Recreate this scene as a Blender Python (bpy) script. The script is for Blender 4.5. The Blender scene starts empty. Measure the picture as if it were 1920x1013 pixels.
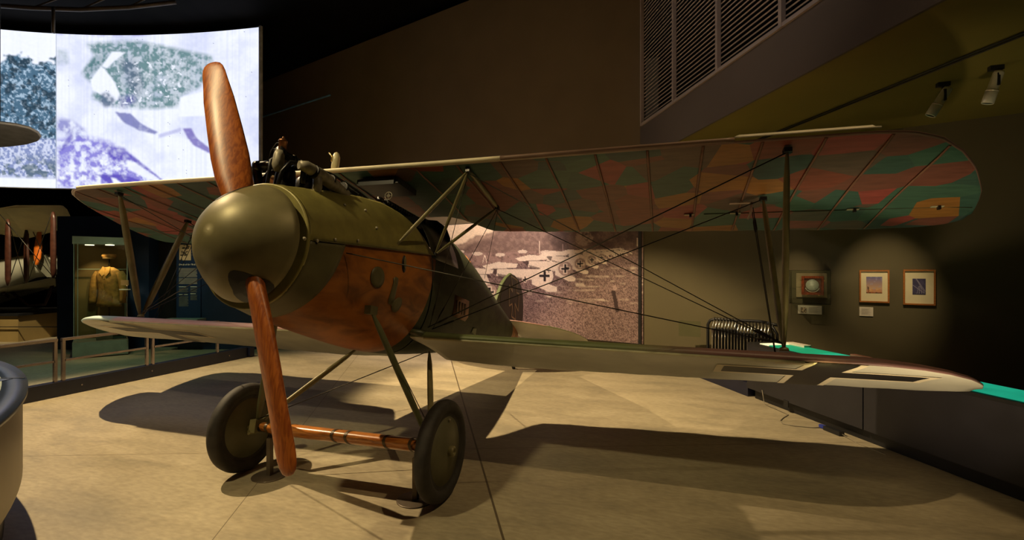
import bpy, bmesh, math, random
import numpy as np
from mathutils import Vector, Matrix
SC = bpy.context.scene
COL = SC.collection
PI = math.pi
# ------------------------------------------------------------------ camera, world, lights
CX, CY, CZ = 2.407, -2.356, 1.645
YAW, FPX, HY = -0.3025, 922.8, 506.5
cam = bpy.data.cameras.new('camera'); cam.sensor_width = 36; cam.lens = FPX/1920*36; cam.clip_end = 200
co = bpy.data.objects.new('camera', cam); COL.objects.link(co)
co.location = (CX, CY, CZ); co.rotation_euler = (PI/2, 0, -YAW)
SC.camera = co
SC.view_settings.view_transform = 'Standard'; SC.view_settings.look = 'None'
SC.view_settings.gamma = 1; SC.view_settings.use_curve_mapping = False
SC.view_settings.exposure = 0.0
w = bpy.data.worlds.new('world'); SC.world = w; w.use_nodes = True
bgn = w.node_tree.nodes['Background']; bgn.inputs[0].default_value = (1.0, .72, .42, 1); bgn.inputs[1].default_value = 0.012
def spot(name, loc, aim, power, color, deg, blend=.3, size=.05):
    l = bpy.data.lights.new(name, 'SPOT'); l.energy = power; l.color = color
    l.spot_size = math.radians(deg); l.spot_blend = blend; l.shadow_soft_size = size
    o = bpy.data.objects.new(name, l); COL.objects.link(o); o.location = loc
    o.rotation_euler = (Vector(aim)-Vector(loc)).to_track_quat('-Z', 'Y').to_euler()
    return o
WARM = (1.0, .75, .42)
spot('ceiling_spot', (-4.9, 1.25, 6.3), (-2.6, 1.9, 0), 2700, WARM, 74, .5, .03)
spot('ceiling_spot', (-.4, 3.0, 5.6), (1.3, 4.1, 0), 1900, WARM, 62, .35, .03)
spot('ceiling_spot', (4.5, 0.1, 7.2), (2.3, .9, 0), 420, (1, .72, .36), 52, .6, .05)
spot('ceiling_spot', (-1.2, -1.9, 5.4), (.0, .5, 2.0), 460, (1, .80, .42), 50, .7, .10)
spot('ceiling_spot', (-3.1, -2.6, 4.7), (-2.5, 1.5, 1.5), 230, (1, .82, .66), 44, .8, .06)
# fill spots added near the floor to brighten the wing undersides
spot('underwing_fill', (4.1, .7, .12), (4.1, 2.3, 1.1), 95, (1, .76, .46), 84, .8, .08)
spot('underwing_fill', (-4.3, -1.0, .12), (-2.6, 2.0, 1.8), 34, (1, .72, .55), 80, .8, .08)
spot('underwing_fill', (2.2, 0.2, .12), (3.0, 2.4, 2.4), 12, (1, .70, .35), 110, .8, .08)
# wall washers for the mural and pictures; later spots reach louvre and soffit
spot('wall_and_fill_spot', (-.4, 4.8, 4.4), (-1.4, 7.1, 1.6), 640, (1, .80, .68), 80, .6, .05)
spot('wall_and_fill_spot', (3.6, 3.9, 3.3), (4.22, 5.6, 1.45), 110, WARM, 17, .95, .02)
spot('wall_and_fill_spot', (4.6, 3.6, 3.3), (5.15, 5.3, 1.35), 150, WARM, 30, .95, .02)
spot('wall_and_fill_spot', (1.9, 3.6, 5.0), (2.5, 6.1, 1.0), 20, (1, .76, .42), 50, .9, .2)
spot('wall_and_fill_spot', (0, 1.5, 6.2), (-.5, 6.6, 4.4), 34, (1, .7, .4), 90, 1, .2)
spot('wall_and_fill_spot', (.6, -.6, 6.6), (3.2, 3.4, 5.2), 150, (1, .85, .75), 50, .9, .1)  # fill spot added to brighten the louvre slats
spot('wall_and_fill_spot', (3.4, 1.4, 1.0), (4.6, 3.6, 3.4), 14, (1, .82, .3), 110, 1, .2)

# ------------------------------------------------------------------ camera geometry helpers (used to measure the place)
_f = Vector((math.sin(YAW), math.cos(YAW), 0)); _r = Vector((math.cos(YAW), -math.sin(YAW), 0)); _c = Vector((CX, CY, CZ))
def ray(u, v): return _f + _r*((u-960)/FPX) + Vector((0, 0, (HY-v)/FPX))
def at(u, v, D): return _c + ray(u, v)*D
def fl(u, v, z=0.0):
    r = ray(u, v); return _c + r*((z-CZ)/r.z)
def pr(p):
    d = Vector(p)-_c; D = d.dot(_f); return (960+FPX*d.dot(_r)/D, HY-FPX*d.z/D)
TH = math.radians(11.06); WZ = 1.809
ct, st = math.cos(TH), math.sin(TH)
def w2b(p): z = p[2]-WZ; return Vector((p[0], p[1]*ct-z*st, p[1]*st+z*ct))
def b2w(b): return Vector((b[0], b[1]*ct+b[2]*st, b[2]*ct-b[1]*st+WZ))

# ------------------------------------------------------------------ materials
MATS = {}
def nmat(name):
    m = bpy.data.materials.new(name); m.use_nodes = True
    nt = m.node_tree; b = nt.nodes['Principled BSDF']
    return m, nt, b
def N(nt, t, **kw):
    n = nt.nodes.new(t)
    for k, v in kw.items(): setattr(n, k, v)
    return n
def mat(name, col, rough=.5, metal=0.0, var=.15, scale=6.0, bump=0.0, col2=None, stretch=(1, 1, 1), emis=None, coat=0):
    if name in MATS: return MATS[name]
    m, nt, b = nmat(name)
    tc = N(nt, 'ShaderNodeTexCoord'); mp = N(nt, 'ShaderNodeMapping'); mp.inputs['Scale'].default_value = stretch
    nz = N(nt, 'ShaderNodeTexNoise'); nz.inputs['Scale'].default_value = scale; nz.inputs['Detail'].default_value = 6
    nt.links.new(tc.outputs['Object'], mp.inputs[0]); nt.links.new(mp.outputs[0], nz.inputs[0])
    cr = N(nt, 'ShaderNodeValToRGB')
    c2 = col2 if col2 else tuple(c*(1-var*1.6) for c in col)
    c1 = col if col2 else tuple(min(1, c*(1+var)) for c in col)
    cr.color_ramp.elements[0].position = .33; cr.color_ramp.elements[1].position = .67
    cr.color_ramp.elements[0].color = (*c2, 1); cr.color_ramp.elements[1].color = (*c1, 1)
    nt.links.new(nz.outputs[0], cr.inputs[0]); nt.links.new(cr.outputs[0], b.inputs['Base Color'])
    b.inputs['Roughness'].default_value = rough; b.inputs['Metallic'].default_value = metal
    if coat: b.inputs['Coat Weight'].default_value = coat; b.inputs['Coat Roughness'].default_value = .15
    if bump:
        bp = N(nt, 'ShaderNodeBump'); bp.inputs['Strength'].default_value = bump; bp.inputs['Distance'].default_value = .01
        nt.links.new(nz.outputs[0], bp.inputs['Height']); nt.links.new(bp.outputs[0], b.inputs['Normal'])
    if emis:
        b.inputs['Emission Color'].default_value = (*emis[0], 1); b.inputs['Emission Strength'].default_value = emis[1]
    MATS[name] = m; return m
M_olive = mat('olive_metal', (.30, .26, .075), .42, .15, .12, 9)
M_spin = mat('spinner_metal', (.27, .23, .11), .44, .2, .10, 7)
M_nose = mat('nose_metal', (.12, .105, .045), .5, .1, .15, 5)
M_ply = mat('varnished_plywood', (.36, .125, .022), .33, 0, .3, 4, col2=(.20, .062, .012), stretch=(1, 1, 2.2), coat=.3)
M_dgreen = mat('dark_green_dope', (.06, .068, .032), .45, 0, .2, 3)
M_lgreen = mat('green_dope', (.085, .11, .045), .5, 0, .15, 4)
M_strut = mat('strut_paint', (.22, .19, .085), .42, .05, .15, 8)
M_wire = mat('steel_wire', (.05, .045, .035), .4, .8, .1, 20)
M_black = mat('black_paint', (.012, .012, .013), .45, 0, .1, 8)
M_dmet = mat('dark_engine_metal', (.045, .042, .04), .32, .8, .35, 18)
M_gmet = mat('cast_aluminium', (.44, .39, .29), .48, .25, .2, 22, bump=.1)
M_copper = mat('copper', (.50, .22, .10), .3, .9, .15, 14)
M_brass = mat('brass', (.5, .36, .12), .3, .9, .1, 14)
M_rubber = mat('tyre_rubber', (.035, .03, .026), .7, 0, .2, 14)
M_wheelc = mat('wheel_fabric', (.125, .115, .06), .6, 0, .12, 5)
M_cream = mat('cream_dope', (.62, .55, .40), .5, 0, .08, 5)
M_under = mat('pale_blue_dope', (.50, .49, .40), .5, 0, .08, 3)
M_pipew = mat('cream_enamel', (.70, .62, .38), .35, 0, .1, 12)
M_steel = mat('brushed_steel', (.42, .36, .33), .25, .9, .08, 20)
M_kerb = mat('kerb_paint', (.011, .013, .034), .35, 0, .1, 8)
M_navy = mat('navy_panel', (.014, .032, .085), .5, 0, .1, 3)
M_case = mat('case_frame', (.30, .36, .30), .4, .1, .1, 6)
M_white = mat('white_card', (.75, .68, .55), .7, 0, .05, 10)
M_frame = mat('oak_frame', (.42, .15, .03), .4, 0, .2, 30, stretch=(1, 1, 8))
M_maho = mat('mahogany', (.30, .055, .015), .3, 0, .25, 18, stretch=(4, 1, 1), coat=.3)
M_stone = mat('ground_glass', (.42, .44, .36), .4, 0, .08, 60)

def wood(name, ca, cb, scale, stretch, rough=.3):
    m, nt, b = nmat(name)
    tc = N(nt, 'ShaderNodeTexCoord'); mp = N(nt, 'ShaderNodeMapping'); mp.inputs['Scale'].default_value = stretch
    wv = N(nt, 'ShaderNodeTexNoise'); wv.inputs['Scale'].default_value = scale; wv.inputs['Detail'].default_value = 8; wv.inputs['Distortion'].default_value = 1.0
    cr = N(nt, 'ShaderNodeValToRGB'); cr.color_ramp.elements[0].position = .38; cr.color_ramp.elements[1].position = .62
    cr.color_ramp.elements[0].color = (*cb, 1); cr.color_ramp.elements[1].color = (*ca, 1)
    nt.links.new(tc.outputs['Object'], mp.inputs[0]); nt.links.new(mp.outputs[0], wv.inputs[0]); nt.links.new(wv.outputs[0], cr.inputs[0])
    nt.links.new(cr.outputs[0], b.inputs['Base Color']); b.inputs['Roughness'].default_value = rough
    b.inputs['Coat Weight'].default_value = .2; b.inputs['Coat Roughness'].default_value = .3
    return m
M_prop = wood('varnished_walnut', (.56, .155, .025), (.32, .070, .012), 7, (7, 7, .9), .42)
M_bar = wood('varnished_ash', (.62, .24, .05), (.36, .11, .02), 9, (.8, 6, 6), .3)

def lozenge(name, cols, scale=2.9, stretch=(1.0, 1.15, 0), loc=(0, 0, 0)):
    m, nt, b = nmat(name)
    tc = N(nt, 'ShaderNodeTexCoord'); mp = N(nt, 'ShaderNodeMapping'); mp.inputs['Scale'].default_value = stretch; mp.inputs['Location'].default_value = loc
    vo = N(nt, 'ShaderNodeTexVoronoi'); vo.inputs['Scale'].default_value = scale; vo.inputs['Randomness'].default_value = .7
    nt.links.new(tc.outputs['Object'], mp.inputs[0]); nt.links.new(mp.outputs[0], vo.inputs[0])
    cr = N(nt, 'ShaderNodeValToRGB'); cr.color_ramp.interpolation = 'CONSTANT'
    sp = N(nt, 'ShaderNodeSeparateColor'); nt.links.new(vo.outputs['Color'], sp.inputs[0]); nt.links.new(sp.outputs[0], cr.inputs[0])
    e = cr.color_ramp.elements
    while len(e) < len(cols): e.new(.5)
    for i, c in enumerate(cols): e[i].position = i/len(cols); e[i].color = (*c, 1)
    nz = N(nt, 'ShaderNodeTexNoise'); nz.inputs['Scale'].default_value = 9; nz.inputs['Detail'].default_value = 5
    mp2 = N(nt, 'ShaderNodeMapping'); mp2.inputs['Scale'].default_value = (.6, 3, 1)
    nt.links.new(tc.outputs['Object'], mp2.inputs[0]); nt.links.new(mp2.outputs[0], nz.inputs[0])
    mx = N(nt, 'ShaderNodeMix', data_type='RGBA', blend_type='OVERLAY'); mx.inputs[0].default_value = .45
    nt.links.new(cr.outputs[0], mx.inputs[6]); nt.links.new(nz.outputs[0], mx.inputs[7])
    nt.links.new(mx.outputs[2], b.inputs['Base Color']); b.inputs['Roughness'].default_value = .5
    return m
LOZ = [(.05, .11, .085), (.25, .058, .035), (.06, .13, .09), (.34, .14, .03), (.05, .08, .075), (.20, .065, .045), (.05, .10, .08), (.33, .06, .05), (.13, .075, .055)]
M_loz = lozenge('lozenge_linen', LOZ)
M_ribt = mat('rib_tape', (.24, .11, .07), .6, 0, .15, 8)
M_topL = mat('mauve_dope', (.42, .25, .24), .5, 0, .1, 2.2)
# two-tone dope on upper surfaces: colour changes along the span
def twotone(name, ca, cb, x0, wd=.05, axis=0):
    m, nt, b = nmat(name)
    tc = N(nt, 'ShaderNodeTexCoord'); sx = N(nt, 'ShaderNodeSeparateXYZ'); nt.links.new(tc.outputs['Object'], sx.inputs[0])
    mr = N(nt, 'ShaderNodeMapRange'); mr.inputs[1].default_value = x0-wd; mr.inputs[2].default_value = x0+wd
    nt.links.new(sx.outputs[axis], mr.inputs[0])
    mx = N(nt, 'ShaderNodeMix', data_type='RGBA'); mx.inputs[6].default_value = (*ca, 1); mx.inputs[7].default_value = (*cb, 1)
    nt.links.new(mr.outputs[0], mx.inputs[0])
    nz = N(nt, 'ShaderNodeTexNoise'); nz.inputs['Scale'].default_value = 5; nt.links.new(tc.outputs['Object'], nz.inputs[0])
    m2 = N(nt, 'ShaderNodeMix', data_type='RGBA', blend_type='OVERLAY'); m2.inputs[0].default_value = .3
    nt.links.new(mx.outputs[2], m2.inputs[6]); nt.links.new(nz.outputs[0], m2.inputs[7])
    nt.links.new(m2.outputs[2], b.inputs['Base Color']); b.inputs['Roughness'].default_value = .5
    return m
M_lwtopL = twotone('screen_lit_mauve_green_dope', (.52, .66, .60), (.80, .52, .50), -3.25)  # left wing dope lightened in colour to stand in for screen light
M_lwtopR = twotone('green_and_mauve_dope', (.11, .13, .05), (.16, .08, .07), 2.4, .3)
M_uwtop = twotone('cream_and_mauve_dope', (.62, .50, .38), (.24, .13, .10), 1.9, .8)

def glass(name, tint=(.8, .9, .85), rough=.02, alpha=None):
    m, nt, b = nmat(name)
    nt.nodes.remove(b)
    out = nt.nodes['Material Output']
    tr = N(nt, 'ShaderNodeBsdfTransparent'); tr.inputs[0].default_value = (*tint, 1)
    gl = N(nt, 'ShaderNodeBsdfGlossy'); gl.inputs['Roughness'].default_value = rough
    fr = N(nt, 'ShaderNodeFresnel'); fr.inputs[0].default_value = 1.18
    mx = N(nt, 'ShaderNodeMixShader')
    nt.links.new(fr.outputs[0], mx.inputs[0]); nt.links.new(tr.outputs[0], mx.inputs[1]); nt.links.new(gl.outputs[0], mx.inputs[2]); nt.links.new(mx.outputs[0], out.inputs[0])
    return m
M_glass = glass('clear_glass', (.9, .95, .9))
def emit(name, col, s):
    m, nt, b = nmat(name); b.inputs['Base Color'].default_value = (*[c*.5 for c in col], 1)
    b.inputs['Emission Color'].default_value = (*col, 1); b.inputs['Emission Strength'].default_value = s
    tc = N(nt, 'ShaderNodeTexCoord'); nz = N(nt, 'ShaderNodeTexNoise'); nz.inputs['Scale'].default_value = 4
    nt.links.new(tc.outputs['Object'], nz.inputs[0])
    mr = N(nt, 'ShaderNodeMapRange'); mr.inputs[3].default_value = s*.6; mr.inputs[4].default_value = s*1.3
    nt.links.new(nz.outputs[0], mr.inputs[0]); nt.links.new(mr.outputs[0], b.inputs['Emission Strength'])
    return m
M_green = emit('green_lit_map', (.01, .42, .20), .55)
M_cyan = emit('green_lit_panel', (.02, .55, .32), .6)
M_litw = emit('lit_label_panel', (1, .93, .55), .9)
M_lampface = emit('lamp_face', (1, .85, .55), 3.0)

# ------------------------------------------------------------------ mesh helpers
class MB:
    def __init__(s): s.v = []; s.f = []; s.mi = []; s.sm = []
    def add(s, vs, fs, mi=0, smooth=False):
        o = len(s.v); s.v += [tuple(v) for v in vs]
        for f in fs: s.f.append(tuple(i+o for i in f)); s.mi.append(mi); s.sm.append(smooth)
        return s
    def box(s, c, size, rot=None, mi=0):
        hx, hy, hz = [q/2 for q in size]
        vs = [Vector((x, y, z)) for x in (-hx, hx) for y in (-hy, hy) for z in (-hz, hz)]
        if rot is not None: vs = [rot @ v for v in vs]
        vs = [v+Vector(c) for v in vs]
        return s.add(vs, [(0, 1, 3, 2), (4, 6, 7, 5), (0, 4, 5, 1), (2, 3, 7, 6), (0, 2, 6, 4), (1, 5, 7, 3)], mi)
    def beam(s, a, b, wd, ht, up=(0, 0, 1), mi=0):
        a = Vector(a); b = Vector(b); d = (b-a).normalized(); u = Vector(up); x = d.cross(u).normalized(); y = x.cross(d).normalized()
        vs = [p + x*sx*wd/2 + y*sy*ht/2 for p in (a, b) for sx in (-1, 1) for sy in (-1, 1)]
        return s.add(vs, [(0, 1, 3, 2), (4, 6, 7, 5), (0, 4, 5, 1), (2, 3, 7, 6), (0, 2, 6, 4), (1, 5, 7, 3)], mi)
    def tube(s, pts, rad, seg=8, sx=1.0, updir=None, cap=True, mi=0):
        pts = [Vector(p) for p in pts]; n = len(pts)
        if not hasattr(rad, '__len__'): rad = [rad]*n
        rings = []; prev = None
        for i, p in enumerate(pts):
            d = (pts[min(i+1, n-1)]-pts[max(i-1, 0)]).normalized()
            if updir is not None: x = Vector(updir)-d*Vector(updir).dot(d); x.normalize()
            elif prev is None: x = d.orthogonal().normalized()
            else: x = (prev-d*prev.dot(d)).normalized()
            prev = x; y = d.cross(x)
            rings.append([p + x*math.cos(t)*rad[i]*sx + y*math.sin(t)*rad[i] for t in [2*PI*k/seg for k in range(seg)]])
        return s.loft(rings, cap, True, mi)
    def loft(s, rings, cap=True, closed=True, mi=0, smooth=True):
        m = len(rings[0]); vs = [v for r in rings for v in r]; fs = []
        for i in range(len(rings)-1):
            for k in range(m if closed else m-1):
                k2 = (k+1) % m; fs.append((i*m+k, i*m+k2, (i+1)*m+k2, (i+1)*m+k))
        s.add(vs, fs, mi, smooth)
        if cap and closed:
            o = len(s.v)-len(vs)
            s.f.append(tuple(o+k for k in range(m))[::-1]); s.mi.append(mi); s.sm.append(False)
            s.f.append(tuple(o+(len(rings)-1)*m+k for k in range(m))); s.mi.append(mi); s.sm.append(False)
        return s
    def lathe(s, prof, org=(0, 0, 0), axis=(0, 0, 1), seg=32, mi=0):   # prof: (radius, height)
        ax = Vector(axis).normalized(); x = ax.orthogonal().normalized(); y = ax.cross(x); o = Vector(org)
        rings = [[o+ax*h+x*math.cos(t)*r+y*math.sin(t)*r for t in [2*PI*k/seg for k in range(seg)]] for r, h in prof]
        return s.loft(rings, True, True, mi)
    def quad(s, a, b, c, d, mi=0): return s.add([a, b, c, d], [(0, 1, 2, 3)], mi)
    def build(s, name, mats, parent=None, thick=0):
        me = bpy.data.meshes.new(name); me.from_pydata(s.v, [], s.f); me.update()
        if not isinstance(mats, (list, tuple)): mats = [mats]
        for m in mats: me.materials.append(m)
        me.polygons.foreach_set('material_index', s.mi); me.polygons.foreach_set('use_smooth', s.sm)
        bm = bmesh.new(); bm.from_mesh(me); bmesh.ops.recalc_face_normals(bm, faces=bm.faces); bm.to_mesh(me); bm.free()
        o = bpy.data.objects.new(name, me); COL.objects.link(o)
        if parent is not None: o.parent = parent
        if thick: md = o.modifiers.new('thickness', 'SOLIDIFY'); md.thickness = thick
        return o
def tag(o, label, cat, group=None):
    o['label'] = label; o['category'] = cat
    if group: o['group'] = group
    return o
def part(o, label): o['label'] = label; return o
def empty(name, loc, label, cat, group=None, rz=0):
    o = bpy.data.objects.new(name, None); COL.objects.link(o); o.location = loc; o.rotation_euler = (0, 0, rz)
    return tag(o, label, cat, group)
def struct(o): o['kind'] = 'structure'; return o
def copy_tree(o, parent=None):
    kids = [c for c in list(bpy.data.objects) if c.parent == o]
    inv = o.matrix_parent_inverse.copy(); c = o.copy(); COL.objects.link(c); c.parent = parent; c.matrix_parent_inverse = inv
    for k in kids: copy_tree(k, c)
    return c
def rebase(root):   # children were built in world coordinates: keep them there under the moved root
    root_inv = Matrix.LocRotScale(root.location, root.rotation_euler, None).inverted()
    for c in [c for c in bpy.data.objects if c.parent == root]: c.matrix_parent_inverse = root_inv

# ------------------------------------------------------------------ painted pictures (printed or projected images)
rng = np.random.default_rng(4)
def vnoise(h, w, cy, cx):
    g = rng.random((cy+2, cx+2)); y = np.linspace(0, cy, h); x = np.linspace(0, cx, w)
    yi = y.astype(int); xi = x.astype(int); fy = (y-yi)[:, None]; fx = (x-xi)[None, :]
    fy = fy*fy*(3-2*fy); fx = fx*fx*(3-2*fx)
    a = g[yi][:, xi]; b = g[yi][:, xi+1]; c = g[yi+1][:, xi]; d = g[yi+1][:, xi+1]
    return (a*(1-fx)+b*fx)*(1-fy)+(c*(1-fx)+d*fx)*fy
def fbm(h, w, c, o=4):
    r = np.zeros((h, w)); t = 0
    for k in range(o):
        r += vnoise(h, w, max(1, int(c*2**k*h/w)+1), c*2**k)*.6**k; t += .6**k
    return r/t
def blur(m, r):
    m = m.astype(float)
    for ax in (0, 1):
        acc = np.zeros_like(m)
        for k in range(-r, r+1): acc += np.roll(m, k, ax)
        m = acc/(2*r+1)
    return m
class Canvas:
    def __init__(s, x0, y0, x1, y1, res):
        s.x0, s.y0, s.x1, s.y1 = x0, y0, x1, y1; s.w = int((x1-x0)/res)+1; s.h = int((y1-y0)/res)+1
        s.X, s.Y = np.meshgrid(np.linspace(x0, x1, s.w), np.linspace(y0, y1, s.h)); s.a = np.zeros((s.h, s.w, 3))
    def mask(s, p):
        m = np.zeros(s.X.shape, bool); n = len(p)
        for i in range(n):
            (ax, ay), (bx, by) = p[i], p[(i+1) % n]
            if ay == by: continue
            cnd = ((ay > s.Y) != (by > s.Y)) & (s.X < (bx-ax)*(s.Y-ay)/(by-ay)+ax); m ^= cnd
        return m
    def poly(s, p, c, al=1.0): s.put(s.mask(p), c, al)
    def put(s, m, c, al=1.0):
        al = np.broadcast_to(al, m.shape)[..., None]*m[..., None]; s.a = s.a*(1-al)+np.array(c)*al
    def line(s, ax, ay, bx, by, wd, c):
        dx, dy = bx-ax, by-ay; L = math.hypot(dx, dy) or 1; nx, ny = -dy/L*wd/2, dx/L*wd/2
        s.poly([(ax+nx, ay+ny), (bx+nx, by+ny), (bx-nx, by-ny), (ax-nx, ay-ny)], c)
    def ell(s, cx, cy, rx, ry, c, al=1): s.put(((s.X-cx)/rx)**2+((s.Y-cy)/ry)**2 < 1, c, al)
def srgb(c): return tuple((x/255/12.92 if x/255 <= .04045 else ((x/255+.055)/1.055)**2.4) for x in c)
def canvas_mesh(name, cv, posfn, material, parent=None, thick=0, back=None):
    H_, W_ = cv.h, cv.w
    vs = [tuple(posfn(cv.X[j, i], cv.Y[j, i])) for j in range(H_) for i in range(W_)]
    idx = np.arange(H_*W_).reshape(H_, W_)
    fs = np.stack([idx[:-1, :-1], idx[1:, :-1], idx[1:, 1:], idx[:-1, 1:]], -1).reshape(-1, 4).tolist()
    me = bpy.data.meshes.new(name); me.from_pydata(vs, [], fs)
    at_ = me.color_attributes.new('picture', 'FLOAT_COLOR', 'POINT')
    rgba = np.ones((H_*W_, 4), np.float32); rgba[:, :3] = np.clip(cv.a, 0, 4).reshape(-1, 3); at_.data.foreach_set('color', rgba.ravel())
    me.materials.append(material); me.update()
    o = bpy.data.objects.new(name, me); COL.objects.link(o)
    if parent is not None: o.parent = parent
    return o
def picmat(name, strength=0.0, rough=.6):
    m, nt, b = nmat(name); a = N(nt, 'ShaderNodeVertexColor'); a.layer_name = 'picture'
    nt.links.new(a.outputs[0], b.inputs['Base Color']); b.inputs['Roughness'].default_value = rough
    if strength:
        b.inputs['Base Color'].default_value = (0, 0, 0, 1); nt.links.remove(b.inputs['Base Color'].links[0]); b.inputs['Base Color'].default_value = (.02, .02, .02, 1)
        nt.links.new(a.outputs[0], b.inputs['Emission Color']); b.inputs['Emission Strength'].default_value = strength
    return m
M_pic = picmat('printed_picture'); M_film = picmat('projected_film', 1.08)
def text_mesh(name, body, size, mtx, material, parent, bold=0.0):
    cu = bpy.data.curves.new(name, 'FONT'); cu.body = body; cu.size = size; cu.extrude = .0004; cu.offset = bold
    o = bpy.data.objects.new(name, cu); COL.objects.link(o); dg = bpy.context.evaluated_depsgraph_get()
    me = bpy.data.meshes.new_from_object(o.evaluated_get(dg)); bpy.data.objects.remove(o)
    me.transform(mtx); me.materials.clear(); me.materials.append(material)
    r = bpy.data.objects.new(name, me); COL.objects.link(r); r.parent = parent; return r

# ================================================================== THE ROOM
K0 = Vector((2.022, 6.22, 0)); WE = Vector((.9569, -.2903, 0)); WN = Vector((-.2903, -.9569, 0))     # back wall: corner, direction, towards the room
BD = Vector((.440, -.898, 0)); BN = Vector((-.898, -.440, 0))                                        # bulkhead direction, towards the room
def wp(t, z, off=0.0): return K0 + WE*t + WN*off + Vector((0, 0, z))
def bp_(s, z, off=0.0): return K0 + BD*s + BN*off + Vector((0, 0, z))
Wm = Matrix((( WE.x, WN.x, 0), (WE.y, WN.y, 0), (0, 0, 1)))          # wall-aligned rotation
Bm = Matrix((( BD.x, BN.x, 0), (BD.y, BN.y, 0), (0, 0, 1)))

def concrete():
    m, nt, b = nmat('polished_concrete')
    tc = N(nt, 'ShaderNodeTexCoord')
    n1 = N(nt, 'ShaderNodeTexNoise'); n1.inputs['Scale'].default_value = 1.1; n1.inputs['Detail'].default_value = 10; n1.inputs['Roughness'].default_value = .62; n1.inputs['Distortion'].default_value = .6
    n2 = N(nt, 'ShaderNodeTexNoise'); n2.inputs['Scale'].default_value = 14; n2.inputs['Detail'].default_value = 8
    mp = N(nt, 'ShaderNodeMapping'); mp.inputs['Scale'].default_value = (1, 2.6, 1); mp.inputs['Rotation'].default_value = (0, 0, .35)
    nt.links.new(tc.outputs['Object'], mp.inputs[0]); nt.links.new(mp.outputs[0], n1.inputs[0]); nt.links.new(mp.outputs[0], n2.inputs[0])
    cr = N(nt, 'ShaderNodeValToRGB'); e = cr.color_ramp.elements
    e[0].position = .3; e[0].color = (.26, .225, .155, 1); e[1].position = .72; e[1].color = (.42, .36, .245, 1)
    e.new(.5).color = (.35, .295, .195, 1)
    nt.links.new(n1.outputs[0], cr.inputs[0])
    mx = N(nt, 'ShaderNodeMix', data_type='RGBA', blend_type='OVERLAY'); mx.inputs[0].default_value = .35
    nt.links.new(cr.outputs[0], mx.inputs[6]); nt.links.new(n2.outputs[0], mx.inputs[7])
    # saw-cut joints
    sp = N(nt, 'ShaderNodeSeparateXYZ'); nt.links.new(tc.outputs['Object'], sp.inputs[0])
    def line(nx, ny, d, wd):
        a = N(nt, 'ShaderNodeMath', operation='MULTIPLY'); a.inputs[1].default_value = nx; nt.links.new(sp.outputs[0], a.inputs[0])
        c = N(nt, 'ShaderNodeMath', operation='MULTIPLY_ADD'); c.inputs[1].default_value = ny; nt.links.new(sp.outputs[1], c.inputs[0]); nt.links.new(a.outputs[0], c.inputs[2])
        s_ = N(nt, 'ShaderNodeMath', operation='SUBTRACT'); s_.inputs[1].default_value = d; nt.links.new(c.outputs[0], s_.inputs[0])
        ab = N(nt, 'ShaderNodeMath', operation='ABSOLUTE'); nt.links.new(s_.outputs[0], ab.inputs[0])
        lt = N(nt, 'ShaderNodeMath', operation='LESS_THAN'); lt.inputs[1].default_value = wd; nt.links.new(ab.outputs[0], lt.inputs[0]); return lt
    L = [line(.888, .46, 1.527, .008), line(-.342, .94, 1.505, .0035), line(.888, .46, -.22, .003), line(-.342, .94, 6.6, .004), line(.888, .46, -4.6, .004)]
    cur = mx.outputs[2]
    for k, l in enumerate(L):
        m3 = N(nt, 'ShaderNodeMix', data_type='RGBA'); nt.links.new(l.outputs[0], m3.inputs[0]); nt.links.new(cur, m3.inputs[6])
        m3.inputs[7].default_value = (.10, .075, .045, 1) if k == 0 else (.13, .10, .06, 1); cur = m3.outputs[2]
    nt.links.new(cur, b.inputs['Base Color'])
    mr = N(nt, 'ShaderNodeMapRange'); mr.inputs[3].default_value = .38; mr.inputs[4].default_value = .6
    nt.links.new(n1.outputs[0], mr.inputs[0]); nt.links.new(mr.outputs[0], b.inputs['Roughness'])
    b.inputs['Specular IOR Level'].default_value = .35
    return m
M_conc = concrete()
M_wall = mat('brown_wall_paint', (.155, .115, .062), .75, 0, .04, 1.5)
M_wallr = mat('olive_wall_paint', (.115, .095, .045), .75, 0, .05, 1.5)
M_soff = mat('olive_soffit_paint', (.20, .165, .03), .7, 0, .04, 1.5)
M_fasc = mat('grey_fascia_paint', (.11, .09, .075), .7, 0, .04, 1.5)
M_ceil = mat('black_ceiling', (.005, .0045, .004), .8, 0, .2, 2)
M_ceil.node_tree.nodes['Principled BSDF'].inputs['Specular IOR Level'].default_value = .05
M_slat = mat('louvre_metal', (.46, .39, .34), .45, .3, .05, 8)

f = MB().add([(-18, -6, 0), (8, -6, 0), (8, 12, 0), (-18, 12, 0)], [(0, 1, 2, 3)]).build('floor', M_conc); struct(f)
def wallbox(name, a, b, z0, z1, off, th, m):      # slab between two plan points, thickness th away from the room
    mb = MB(); a = Vector(a); b = Vector(b); o = Vector(off)
    vs = [a, b, b+o*th, a+o*th]
    mb.add([(p.x, p.y, z0) for p in vs]+[(p.x, p.y, z1) for p in vs], [(0, 1, 2, 3), (4, 5, 6, 7), (0, 1, 5, 4), (1, 2, 6, 5), (2, 3, 7, 6), (3, 0, 4, 7)])
    return struct(mb.build(name, m))
wallbox('wall_back', wp(-19, 0), wp(0, 0), 0, 7.35, -WN, .2, M_wall)
wallbox('wall_right', wp(0, 0), wp(6.2, 0), 0, 3.48, -WN, .2, M_wallr)
wallbox('wall_left', (-17.5, -6, 0), (-17.5, 12, 0), 0, 7.6, (-1, 0, 0), .2, M_ceil)
struct(MB().box((-5, 3, 7.7), (26, 18, .2)).build('ceiling', M_ceil))
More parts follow.
